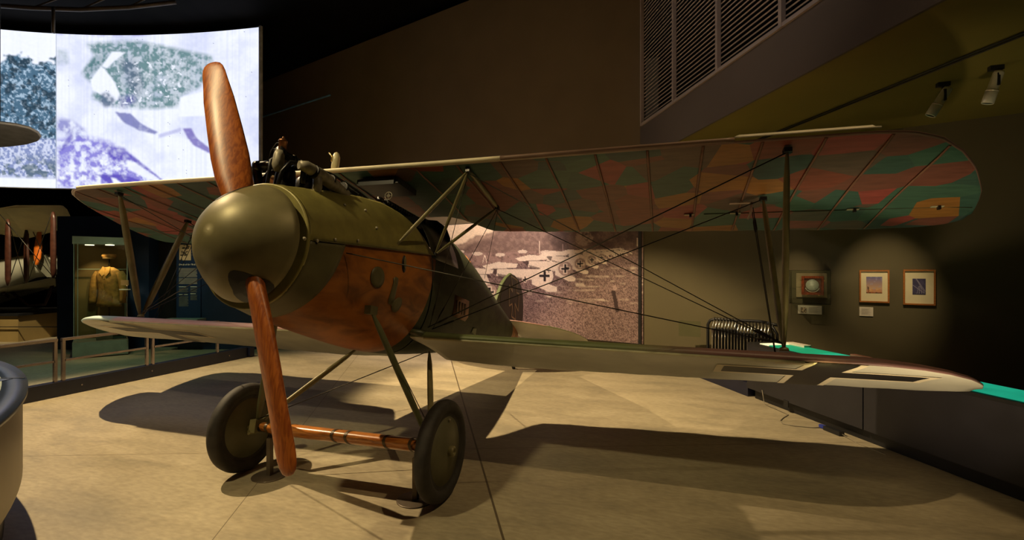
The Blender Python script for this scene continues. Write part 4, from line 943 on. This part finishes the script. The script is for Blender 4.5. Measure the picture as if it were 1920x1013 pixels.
S(MB().tube([(.15, .16, .555), (.17, .20, .56), (.185, .33, .55), (.19, .45, .53), (.19, .60, .51), (.19, .63, .47), (.185, .64, .40)], [.028, .038, .044, .044, .040, .034, .03], 16).tube([(.185, .30, .54), (.19, .31, .46), (.17, .32, .38)], .03, 12), 'intake_manifold', M_gmet, en, 'fat pale grey manifold on the near side of the engine')
S(MB().tube([(.18, .70, .47), (.19, .80, .48), (.195, .92, .49), (.19, 1.05, .50), (.185, 1.16, .48)], [.024, .036, .036, .034, .024], 14).lathe([(.0, 0), (.046, 0), (.046, .03), (0, .03)], (.19, .76, .475), (0, 1, 0), 16), 'rear_manifold', M_gmet, en)
for yy in (.25, .42, .56): S(MB().lathe([(.044, 0), (.049, 0), (.049, .012), (.044, .012)], (.186, yy, .545), (0, 1, -.12), 18), 'manifold_clamp', M_dmet, en)
S(MB().box((.13, .70, .52), (.07, .05, .06)).box((.12, .66, .40), (.12, .10, .12)).tube([(.12, .66, .46), (.14, .68, .56), (.10, .72, .60)], .012, 8), 'carburettor', M_dmet, en)
for k in range(26):
    a = random.Random(k); x_ = a.uniform(-.05, .20); y_ = a.uniform(.15, 1.2); z_ = lerp1(abs(x_), [0, .2], [.66, .50])
    if k < 12: S(MB().lathe([(0, 0), (.011, 0), (.011, .012), (.006, .012), (.006, .022), (0, .022)], (x_, y_, z_), (0, 0, 1), 6), 'bolt', M_gmet, en)
S(MB().tube([(.12, .3, .60), (.13, .5, .63), (.13, .8, .62), (.11, 1.1, .60), (.13, 1.3, .52)], .009, 8).tube([(.15, .5, .60), (.17, .8, .55), (.16, 1.2, .53)], .006, 6), 'ignition_tube', M_black, en)
# machine guns ahead of the cockpit
for sg in (-1, 1):
    g = P(MB().tube([(sg*.12, 1.18, .665), (sg*.12, 1.95, .685)], .012, 10), 'machine_gun', M_dmet)
    jk_ = MB()
    for k in range(15): jk_.lathe([(.020, 0), (.027, 0), (.027, .022), (.020, .022)], (sg*.12, 1.24+.043*k, .666+.0011*k), (0, 1, .025), 14)
    for a in range(6): jk_.tube([(sg*.12+.025*math.cos(a), 1.24, .666+.025*math.sin(a)), (sg*.12+.025*math.cos(a), 1.88, .683+.025*math.sin(a))], .004, 4)
    S(jk_, 'cooling_jacket', M_dmet, g); S(MB().lathe([(.0, 0), (.017, 0), (.022, .05), (.012, .05), (0, .05)], (sg*.12, 1.13, .664), (0, 1, 0), 12), 'muzzle', M_dmet, g)
    S(MB().box((sg*.12, 2.05, .67), (.06, .26, .11)), 'breech', M_black, g)
    if sg > 0:
        c_ = Vector((.12, 1.27, .735)); S(MB().tube([c_+Vector((.034*math.cos(t), 0, .034*math.sin(t))) for t in [2*PI*k/20 for k in range(21)]], .0028, 6, cap=False).tube([c_+Vector((-.034, 0, 0)), c_+Vector((.034, 0, 0))], .002, 5).tube([c_+Vector((0, 0, -.05)), c_+Vector((0, 0, .034))], .002, 5).tube([c_+Vector((.012*math.cos(t), 0, .012*math.sin(t))) for t in [2*PI*k/12 for k in range(13)]], .002, 5, cap=False), 'ring_sight', M_gmet, g)
P(MB().add([(-.28, 1.2, .55), (.28, 1.2, .50), (.30, 1.64, .52), (.2, 1.64, .64), (-.2, 1.64, .64), (-.30, 1.64, .52)], [(0, 1, 2, 3, 4, 5)]), 'gun_deck', M_black, thick=.02)
P(MB().loft([[fpt(y, math.radians(a), .004) for a in range(20, 161, 7)] for y in (1.60, 1.75, 1.9, 2.05, 2.2)], False, False), 'fore_decking', mat('dark_decking', (.030, .026, .018), .35, .2, .15, 6), thick=.004)
arch = [(-.30, 2.12, .52), (-.28, 2.12, .64), (-.18, 2.12, .73), (0, 2.12, .765), (.17, 2.12, .745), (.26, 2.14, .68), (.30, 2.16, .58), (.30, 2.18, .48)]
P(MB().tube(arch, .018, 10), 'windscreen_frame', M_dmet)
P(MB().add(arch, [tuple(range(8))]), 'windscreen', M_black, thick=.01)
P(MB().tube([(.27, 2.32, .50), (.275, 2.6, .46), (.26, 2.85, .47), (.16, 2.93, .56), (0, 2.95, .60), (-.16, 2.93, .56), (-.26, 2.85, .47), (-.275, 2.6, .46), (-.27, 2.32, .50)], .022, 10), 'cockpit_coaming', mat('orange_leather', (.50, .20, .06), .5, 0, .1, 10), label='orange leather cockpit coaming')

# markings and fittings on the near fuselage side, laid on the skin
def sidepatch(poly, name, m, off=.006, label=None):
    n_ = len(poly); cy__ = sum(p[0] for p in poly)/n_; cz__ = sum(p[1] for p in poly)/n_; mb = MB()
    R1 = [Vector((surfx(y, z, off), y, z)) for y, z in poly]; R2 = [Vector((surfx(cy__+(y-cy__)*.5, cz__+(z-cz__)*.5, off), cy__+(y-cy__)*.5, cz__+(z-cz__)*.5)) for y, z in poly]
    mb.add([Vector((surfx(cy__, cz__, off), cy__, cz__))]+R2+R1, [(0, 1+k, 1+(k+1) % n_) for k in range(n_)]+[(1+k, 1+n_+k, 1+n_+(k+1) % n_, 1+(k+1) % n_) for k in range(n_)], 0, True)
    return P(mb, name, m, thick=.003, label=label)
def px2side(u, v, x=.42):
    for _ in range(12):
        p = bray(u, v, (x, 0, 0), (1, 0, 0)); x = .5*x+.5*surfx(p.y, p.z, 0)
    return p.y, p.z
def pxell(u, v, ru, rv, tilt=0, n_=24):
    return [px2side(u+ru*math.cos(t)*math.cos(tilt)-rv*math.sin(t)*math.sin(tilt), v+ru*math.cos(t)*math.sin(tilt)+rv*math.sin(t)*math.cos(tilt)) for t in [2*PI*k/n_ for k in range(n_)]]
sidepatch(pxell(707, 520, 13, 20), 'access_cover', M_nose, label='round dark olive access cover')
sidepatch(pxell(743, 572, 8, 15, .45), 'access_cover', M_nose, label='small oval dark olive cover')
sidepatch([px2side(*p) for p in ((741, 519), (746, 522), (745, 532), (737, 570), (734, 574), (727, 568), (728, 560), (737, 530), (737, 522))], 'cover_strip', M_nose)
sidepatch(pxell(757, 495, 3.6, 16), 'slot', M_black); sidepatch(pxell(757.5, 493, 2.0, 12), 'slot_tube', M_strut, .012)
sidepatch([px2side(*p) for p in ((853, 553), (879, 565), (877, 595), (871, 603), (847, 592))], 'stencil_patch', mat('bare_wood_patch', (.32, .13, .045), .5, 0, .2, 10), label='small bare wood patch with stencilled lettering')
for k in range(4):
    sidepatch([px2side(855+5*k, 563+2.4*k), px2side(858+5*k, 564+2.4*k), px2side(856+5*k, 588+1.5*k), px2side(853.5+5*k, 587+1.5*k)], 'stencil_mark', mat('dark_stencil', (.12, .06, .03), .6), .010)
sidepatch([px2side(*p) for p in ((882, 625), (886, 614), (893, 616), (891, 628))], 'inspection_door', M_lgreen)
for u, v in ((567, 448), (591, 452), (625, 450), (668, 452), (703, 428), (643, 385), (682, 395)): 
    y, z = px2side(u, v); P(MB().lathe([(0, 0), (.012, 0), (.010, .008), (.004, .012), (0, .012)], (surfx(y, z, .012), y, z), (1, 0, .3), 10), 'cowl_fastener', M_gmet)
# wings
def airfoil(n_=13, tk=.075, cam_=.018):
    up2 = []; lo2 = []
    for k in range(n_):
        s = .5-.5*math.cos(PI*k/(n_-1)); t_ = tk*(2.6*math.sqrt(s)*(1-s)**.9*.62+.12*s*(1-s)); up2.append((s, t_+.002)); lo2.append((s, cam_*math.sin(PI*min(1, s*1.1))*(s < .92)-.012*math.sqrt(s)*(1-s)**2*3))
    return up2[::-1]+lo2[1:]
AF = airfoil()
def wing(xs, LE, TE, zf, tk=1.0, scallop=.012, rib=.36, tipthin=None, up=1.0):
    rings = []
    for x in xs:
        a, b_ = LE(x), TE(x); fr_ = abs((x/rib) % 1-.5)*2
        b_ += scallop*(fr_-.5) if scallop else 0
        k_ = tipthin(x) if tipthin else 1
        rings.append([Vector((x, a+(b_-a)*s, zf(a+(b_-a)*s, x)+z*tk*k_*(up if z > .0 and q_ < 13 else 1))) for q_, (s, z) in enumerate(AF)])
    return rings
def wmesh(rings):
    mb = MB(); m_ = len(rings[0]); vs = [v for r in rings for v in r]; nU = 12; fs = []
    mb.add(vs, [], 0)
    for i in range(len(rings)-1):
        for k in range(m_):
            k2 = (k+1) % m_; mb.f.append((i*m_+k, i*m_+k2, (i+1)*m_+k2, (i+1)*m_+k)); mb.mi.append(0 if k < nU+1 else 1); mb.sm.append(True)
    for q in (0, len(rings)-1): mb.f.append(tuple(q*m_+k for k in range(m_))); mb.mi.append(0); mb.sm.append(False)
    return mb
UX = [0, .2, .36, .55, 1.3, 2.7, 3.7, 3.9, 4.1, 4.3, 4.5, 4.7, 4.8, 4.86]
ULE = [1.2, 1.2, 1.2, 1.2, 1.19, 1.17, 1.17, 1.20, 1.30, 1.50, 1.78, 2.14, 2.40, 2.62]
UTE = [2.30, 2.31, 2.42, 2.76, 2.83, 2.90, 2.94, 2.95, 2.95, 2.95, 2.93, 2.90, 2.86, 2.76]
def sx_(x): return x if x >= 0 else ((-x) if -x < 3.5 else 3.5+(-x-3.5)/.80)
def uz(y, x=0): return .955-.093*(y-1.287)
xs = sorted(set([round(-4.588+.06*k, 3) for k in range(158)]))
xs = [x for x in xs if x <= 4.86]+[4.86]
uw = P(wmesh(wing(xs, lambda x: lerp1(sx_(x), UX, ULE), lambda x: lerp1(sx_(x), UX, UTE), uz, 1.0, .016, .38, lambda x: lerp1(sx_(x), [0, 3.9, 4.86], [1, 1, .35]))), 'upper_wing', [M_uwtop, M_loz], label='upper wing with red, ochre and green lozenge pattern underneath')
def under(z, x0, y0, y1, x1=None): pass
for sg in (1, -1):
    for k in range(1, 13):
        x = .38*k*sg
        if abs(x) > 4.5: continue
        a, b_ = lerp1(sx_(x), UX, ULE)+.03, lerp1(sx_(x), UX, UTE)-.02
        mb = MB(); n_ = 14; L_ = []
        for j in range(n_+1):
            y = a+(b_-a)*j/n_; s = (y-a)/(b_-a); zz = uz(y)+.018*math.sin(PI*min(1, s*1.1))*(s < .92)-.014*math.sqrt(max(s, .0))*(1-s)**2*3-.006
            L_.append([Vector((x-.010, y, zz)), Vector((x+.010, y, zz)), Vector((x+.006, y, zz-.004)), Vector((x-.006, y, zz-.004))])
        mb.loft(L_, True, True); S(mb, 'rib_tape', M_ribt, uw)
# aileron hinge gap, little white inspection plates, pale leading edge strip
def uwp(x, y, off=-.004):
    a, b_ = lerp1(sx_(x), UX, ULE), lerp1(sx_(x), UX, UTE); s = min(1, max(0, (y-a)/(b_-a)))
    return Vector((x, y, uz(y)+.018*math.sin(PI*min(1, s*1.1))*(s < .92)-.014*math.sqrt(s)*(1-s)**2*3+off))
for sg in (1, -1):
    xa, xb = sg*2.75, sg*(4.80 if sg > 0 else 4.5); pts = [uwp(xa+(xb-xa)*t, 2.47+.02*t, -.003) for t in [k/12 for k in range(13)]]
    S(MB().tube(pts, .004, 5), 'aileron_hinge_line', M_dgreen, uw)
    for x in ((2.62, 3.02, 3.95, 4.55) if sg > 0 else (-2.3, -3.3)):
        q = S(MB().box(uwp(x, 2.46, -.008), (.09, .028, .006)), 'inspection_plate', mat('pale_plate', (.55, .50, .32), .5), uw)
        S(MB().box(uwp(x+.01, 2.455, -.02), (.02, .03, .03)), 'hinge_lug', M_black, uw)
mb = MB(); rg = []
for k in range(25):
    x = 2.86+(3.72-2.86)*k/24; a = lerp1(x, UX, ULE); wv = .028*(1 if 0 < k < 24 else .2)
    rg.append([Vector((x, a+.004-.012, uz(a)+.018)), Vector((x, a-.008, uz(a)+.03)), Vector((x, a+.03, uz(a)+.030+wv)), Vector((x, a+.05, uz(a)+.045))])
S(mb.loft(rg, True, True), 'leading_edge_strip', M_cream, uw, 'pale cream strip along the leading edge near the strut')
for nm_, x0_, x1_, m_ in (('leading_edge_tape', -3.7, 1.15, mat('cream_edge_tape', (.80, .70, .48), .5, 0, .08, 5)), ('leading_edge_tape', 1.15, 2.86, mat('brown_edge_tape', (.22, .13, .09), .5, 0, .1, 5))):
    S(MB().tube([(x0_+(x1_-x0_)*k/30, lerp1(sx_(x0_+(x1_-x0_)*k/30), UX, ULE)+.004, uz(1.2)+.014) for k in range(31)], .017, 10), nm_, m_, uw)
# radiator under the wing centre and cream filler pipe above the leading edge
S(MB().box((-.05, 1.50, .90), (.42, .34, .05)).box((-.05, 1.32, .89), (.36, .02, .06)), 'radiator', M_black, uw)
fp = Vector((-.44, 1.235, .985))
pp = P(MB().tube([fp, fp+Vector((0, .0, .13)), fp+Vector((-.003, 0, .165)), fp+Vector((-.004, 0, .178))], [.034, .034, .022, .006], 18), 'vent_pipe', M_pipew, label='short cream pipe standing on the wing centre section')
S(MB().tube([fp+Vector((-.02, -.03, .08)), fp+Vector((-.022, -.034, .13)), fp+Vector((-.06, -.03, .165))], .008, 8), 'spout', M_brass, pp)
# lower wings
LX = [.30, 1.0, 2.6, 3.6, 3.8, 4.0, 4.2, 4.4, 4.55, 4.62]
LLE = [1.50, 1.50, 1.50, 1.50, 1.53, 1.60, 1.72, 1.90, 2.10, 2.26]
LTE = [2.35, 2.52, 2.56, 2.57, 2.57, 2.57, 2.56, 2.54, 2.50, 2.44]
def lz(y, x=2.0):
    w_ = min(1, abs(x)/3.5); return (.075*w_ if x < 0 else 0)-(.44+.055*w_)-(.225-.075*w_)*(y-1.5)
def lsx(x): return abs(x) if x > 0 or abs(x) < 3.4 else 3.4+(abs(x)-3.4)/.80
def lerpL(x, A_): return lerp1(lsx(x), LX, A_)
for sg in (1, -1):
    end = 4.62 if sg > 0 else 4.376
    xs = [.30+k*(end-.30)/72 for k in range(73)]; xs = [sg*x for x in xs]
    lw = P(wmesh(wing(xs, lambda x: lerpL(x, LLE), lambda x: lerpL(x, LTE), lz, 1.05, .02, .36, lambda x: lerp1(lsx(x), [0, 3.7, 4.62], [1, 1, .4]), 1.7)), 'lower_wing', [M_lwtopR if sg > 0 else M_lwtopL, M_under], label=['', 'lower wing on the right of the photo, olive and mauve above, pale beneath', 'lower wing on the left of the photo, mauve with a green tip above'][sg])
    def lwp(x, y, off=-.005, a_=None):
        a, b_ = lerpL(x, LLE), lerpL(x, LTE); s = min(1, max(0, (y-a)/(b_-a)))
        return Vector((x, y, lz(y, x)+1.05*(.018*math.sin(PI*min(1, s*1.1))*(s < .92)-.012*math.sqrt(s)*(1-s)**2*3)+off))
    def patch(x0, x1, y0, y1, name, m_, off):      # grid patch following the underside
        mb = MB(); nx, ny = 10, 12; vs = []
        for i in range(nx+1):
            for j in range(ny+1):
                x = x0+(x1-x0)*i/nx; lo, hi = lerpL(sg*x, LLE)+.012, lerpL(sg*x, LTE)-.004
                y = y0+(y1-y0)*j/ny; y = min(max(y, lo), hi); vs.append(lwp(sg*x, y, off))
        mb.add(vs, [(i*(ny+1)+j, i*(ny+1)+j+1, (i+1)*(ny+1)+j+1, (i+1)*(ny+1)+j) for i in range(nx) for j in range(ny)], 0, True); return S(mb, name, m_, lw)
    cx_, cyy, L1, hw = 3.50 if sg > 0 else 3.28, 2.045, .66, .125
    wh_ = mat('white_cross_border', (.72, .64, .46), .5, 0, .04, 6); bk_ = mat('black_cross_paint', (.012, .010, .010), .5, 0, .1, 6)
    patch(cx_-L1-.055, cx_+L1+.055, cyy-hw-.05, cyy+hw+.05, 'cross_border', wh_, -.0045); patch(cx_-hw-.05, cx_+hw+.05, 1.49, 2.60, 'cross_border', wh_, -.0045)
    patch(cx_-L1, cx_+L1, cyy-hw, cyy+hw, 'black_cross', bk_, -.0065); patch(cx_-hw, cx_+hw, 1.49, 2.60, 'black_cross', bk_, -.0068)
    tp_ = MB().tube([lwp(x, lerpL(x, LLE)+.02, -.002) for x in [sg*(.45+k*.15) for k in range(20 if sg > 0 else 20)]], .013, 6)
    S(tp_, 'leading_edge_tape', mat('pale_green_tape', (.50, .48, .30), .5), lw)
    if sg > 0: patch(3.13, 3.36, 1.515, 1.60, 'inspection_plate', M_cream, -.011)
for sg in (1, -1):
    P(MB().tube([(sg*.30, 1.47, -.40), (sg*.42, 1.50, -.42), (sg*.46, 1.62, -.44), (sg*.40, 1.8, -.48)], [.02, .03, .025, .01], 10), 'wing_root_fairing', M_dgreen)

# struts
def strut(a, b_, name, ch=.085, tk=.042, m=M_strut, parent=None):
    a = Vector(a); b_ = Vector(b_); d = (b_-a).normalized(); c_ = Vector((0, 1, 0)); c_ = (c_-d*c_.dot(d)).normalized(); n_ = d.cross(c_); rings = []
    for t, k_ in ((0, .35), (.04, .55), (.14, .9), (.3, 1), (.5, 1.05), (.7, 1), (.86, .9), (.96, .55), (1, .35)):
        p = a.lerp(b_, t); rings.append([p+c_*(math.cos(q)*ch/2*k_*(1 if math.cos(q) > 0 else .8))+n_*(math.sin(q)*tk/2*k_) for q in [2*PI*j/16 for j in range(16)]])
    mb = MB().loft(rings, True, True)
    return P(mb, name, m) if parent is None else S(mb, name, m, parent)
for sg in (1, -1):
    ft = Vector((sg*3.235, 1.79, -.400 if sg > 0 else -.335)); t1 = Vector((sg*3.206, 1.287, .93)); t2 = Vector((sg*3.19, 2.10, .86))
    s1 = strut(ft+Vector((0, -.015, 0)), t1, 'wing_strut'); s2 = strut(ft+Vector((0, .015, 0)), t2, 'wing_strut')
    P(MB().lathe([(0, 0), (.035, 0), (.03, .02), (.012, .03), (0, .03)], ft+Vector((0, 0, -.02)), (0, 0, 1), 14), 'strut_fitting', M_strut)
    for t in (t1, t2): P(MB().box(t+Vector((0, 0, -.01)), (.05, .06, .03)).tube([t+Vector((-.03, 0, -.02)), t+Vector((.03, 0, -.02))], .008, 6), 'strut_fitting', M_black)
    cf = Vector((sg*.846, 1.279, .925)); cr_ = Vector((sg*.82, 2.116, .875)); f1 = Vector((sg*.405, .983, .205)); f2 = Vector((sg*.41, 1.669, .30))
    for a, b_, q in ((f1, cf, .040), (f2, cf, .034), (f2, cr_, .038)): strut(a, b_, 'cabane_strut', q, .028)
    strut(cf, cr_, 'cabane_strut', .05, .042)
    for q in (cf, cr_, f1, f2): P(MB().box(q, (.035, .05, .035)), 'strut_fitting', M_dmet)

# undercarriage
AX = Vector((.88, 1.116, -1.263))
def rot_w(v): return v
ax_ = P(MB().tube([(-.93, AX.y, AX.z), (.93, AX.y, AX.z)], .024, 14), 'axle', M_dmet)
rings = []
for k in range(31):
    x = -.70+1.42*k/30; e = 1 if 1 < k < 29 else .8
    rings.append([Vector((x, AX.y+.02+math.cos(q)*.10*e, AX.z+.01+math.sin(q)*.05*e-.02*math.cos(q))) for q in [2*PI*j/18 for j in range(18)]])
fair = P(MB().loft(rings, True, True), 'axle_fairing', M_bar, label='varnished wooden axle fairing')
for x in (-.42, .0, .12, .45, -.62, .66):
    S(MB().loft([[Vector((xx, AX.y+.02+math.cos(q)*.103, AX.z+.01+math.sin(q)*.053-.0205*math.cos(q))) for q in [2*PI*j/18 for j in range(18)]] for xx in (x-.012, x+.012)], False), 'metal_band', mat('dark_band', (.09, .06, .03), .5, .3), fair)
for sg in (1, -1):
    f_ = Vector((sg*.412, .754, -.311)); r_ = Vector((sg*.374, 1.80, -.57)); e = Vector((sg*.775, AX.y, AX.z+.05))
    strut(f_, e, 'undercarriage_strut', .075, .038, mat('dark_strut_paint', (.11, .115, .05), .42)); strut(r_, e+Vector((0, .03, 0)), 'undercarriage_strut', .07, .036)
    P(MB().box(f_, (.05, .09, .06)), 'strut_fitting', M_nose); P(MB().box(e+Vector((0, 0, -.03)), (.06, .10, .10)).tube([e+Vector((sg*.03, -.05, -.08)), e+Vector((sg*.03, .05, -.08))], .02, 10), 'axle_bracket', M_strut)
    sc = P(MB().tube([e+Vector((sg*.045, -.05+.004*k, -.05+.02*math.sin(k*1.3))) for k in range(26)], .011, 6), 'bungee_cord', M_strut)
    c_ = Vector((sg*AX.x, AX.y, AX.z)); X_ = (sg, 0, 0)
    wl = P(MB().lathe([(.262, -.03), (.272, -.045), (.30, -.052), (.33, -.047), (.349, -.028), (.355, 0), (.349, .028), (.33, .047), (.30, .052), (.272, .045), (.262, .03)], c_, X_, 72), 'wheel', M_rubber, label=['', 'right wheel in the photo, with black tyre', 'left wheel in the photo, behind the propeller blade'][sg])
    S(MB().lathe([(0, .06), (.05, .062), (.27, .024), (.27, -.024), (.05, -.062), (0, -.06)], c_, X_, 64), 'wheel_cover', M_wheelc, wl, 'dull olive fabric wheel cover')
    S(MB().lathe([(0, .04), (.038, .04), (.038, .09), (.030, .10), (.022, .10), (.022, .085), (0, .085)], c_, X_, 24).lathe([(.015, -.10), (.04, -.10), (.045, -.05), (.015, -.05)], c_, X_, 24), 'hub', M_strut, wl)
    S(MB().lathe([(0, 0), (.008, 0), (.007, .01), (0, .012)], c_+Vector((sg*.038, 0, .215)), X_, 10), 'valve', M_gmet, wl)
# tail
finm = MB()
def prism(mb, poly, tk, mi=0):      # poly in (y, z)
    n_ = len(poly); cyy_ = sum(p[0] for p in poly)/n_; czz_ = sum(p[1] for p in poly)/n_
    rr = []
    for x, k_ in ((-tk/2, .96), (-tk*.25, 1), (tk*.25, 1), (tk/2, .96)): rr.append([Vector((x, cyy_+(y-cyy_)*k_, czz_+(z-czz_)*k_)) for y, z in poly])
    return mb.loft(rr, True, True, mi, False)
P(prism(MB(), [(4.45, .14), (4.60, .34), (4.78, .56), (4.98, .70), (5.20, .80), (5.24, .74), (5.05, .62), (4.90, .45), (4.75, .1)], .05), 'tail_fin', M_lgreen)
rud = P(prism(MB(), [(4.78, .50), (4.86, .60), (5.02, .71), (5.22, .79), (5.42, .80), (5.62, .77), (5.80, .68), (5.93, .54), (6.0, .36), (6.02, .15), (5.95, -.02), (5.80, -.12), (5.5, -.12), (5.1, -.06), (4.8, .0), (4.7, .2), (4.68, .35)], .056), 'rudder', mat('black_green_dope', (.028, .032, .022), .5, 0, .1, 5), label='rounded black rudder with pale outlined cross')
cm = MB(); ol = [bray(u, v, (.031, 0, 0), (1, 0, 0)) for u, v in ((959, 518), (970, 526), (968, 549), (973, 551), (971.6, 583.7), (965, 568.7), (966.6, 599.5), (959, 594), (960.5, 569.5), (954.6, 574), (955, 534), (961, 548))]
for i in range(12):
    a, b_ = ol[i], ol[(i+1) % 12]; cm.beam(a, b_, .004, .024, (0, 0, 1) if abs((b_-a).normalized().z) < .8 else (0, 1, 0))
S(cm, 'cross_outline', mat('pale_outline', (.42, .36, .25), .5), rud)
for sg in (1, -1):
    TX = [.02, .2, .5, .8, 1.0, 1.12, 1.18]; TL = [4.98, 5.02, 5.14, 5.32, 5.50, 5.68, 5.85]; TT = [6.1, 6.15, 6.2, 6.2, 6.15, 6.05, 5.95]
    tz = lambda y, x=0: .02-.235*(y-4.98)
    xs = [sg*(.02+1.16*k/24) for k in range(25)]
    P(wmesh(wing(xs, lambda x: lerp1(abs(x), TX, TL), lambda x: lerp1(abs(x), TX, TT), tz, .8, 0, 1, lambda x: lerp1(abs(x), [0, .8, 1.18], [1, .8, .3]))), 'tailplane', [twotone('pink_green_dope', (.60, .34, .30), (.14, .18, .06), .62, .04), M_under])
P(MB().tube([(0, 5.35, -.30), (0, 5.50, -.50), (0, 5.62, -.66), (0, 5.70, -.715)], [.03, .026, .022, .03], 10), 'tail_skid', M_black)
# bracing wires
def W(a, b_, r=.0038, name='bracing_wire', tb=True, m=M_wire):
    a, b_ = Vector(a), Vector(b_); mb = MB().tube([a, b_], r, 6)
    if tb:
        d = (b_-a).normalized(); mb.tube([a+d*.10, a+d*.13, a+d*.20, a+d*.23], [.004, .009, .009, .004], 8)
    P(mb, name, m)
for sg in (1, -1):
    ft = Vector((sg*3.23, 1.79, -.37 if sg > 0 else -.31)); t1 = Vector((sg*3.206, 1.287, .91)); t2 = Vector((sg*3.19, 2.10, .85)); cf = Vector((sg*.846, 1.279, .90)); cr_ = Vector((sg*.82, 2.116, .86))
    root = Vector((sg*.43, 1.62, -.36)); W(root, t1, .0045); W(root+Vector((0, .08, -.01)), t2, .0045); W(root+Vector((0, .03, 0)), cf, .003); W(root+Vector((0, .10, 0)), cr_, .003)
    W(ft, cf); W(ft+Vector((0, .02, 0)), cr_); W(ft, (sg*.425, .38, .02)); 
    W(cr_+Vector((0, .02, 0)), (sg*.40, 3.0, .32), .0028, tb=False)
    for dy in (0, .06):
        W((sg*3.12, 2.16+dy, .80), (sg*3.20, 1.90+dy*.5, -.44), .0034, 'aileron_cable')
    P(MB().tube([(sg*3.12, 2.20, .86), (sg*3.11, 2.20, .78), (sg*3.09, 2.24, .72)], .010, 8).box((sg*3.02, 2.2, .855), (.16, .03, .006)), 'control_horn', mat('pale_pink_fitting', (.6, .42, .36), .5))
W((-.775, AX.y, AX.z+.07), (.374, 1.75, -.57), .004)
W((.79, AX.y+.02, AX.z+.10), (.40, .80, -.33), .003, tb=False)
bpy.context.view_layer.update()

# stands under the axle
for x, y, lab in ((-.61, .82, 'round-based grey stand under the left end of the axle'), (.70, .80, 'round-based grey stand under the right end of the axle')):
    sd = empty('support_stand', (x, y, 0), lab, 'stand', 'stands under the axle')
    MB().lathe([(0, 0), (.135, 0), (.135, .006), (.13, .008), (0, .008)], (0, 0, 0), (0, 0, 1), 40).build('base_plate', mat('grey_steel', (.14, .11, .08), .4, .5), sd)
    MB().box((0, 0, .155), (.036, .036, .294)).build('post', mat('grey_steel', (.14, .11, .08), .4, .5), sd)
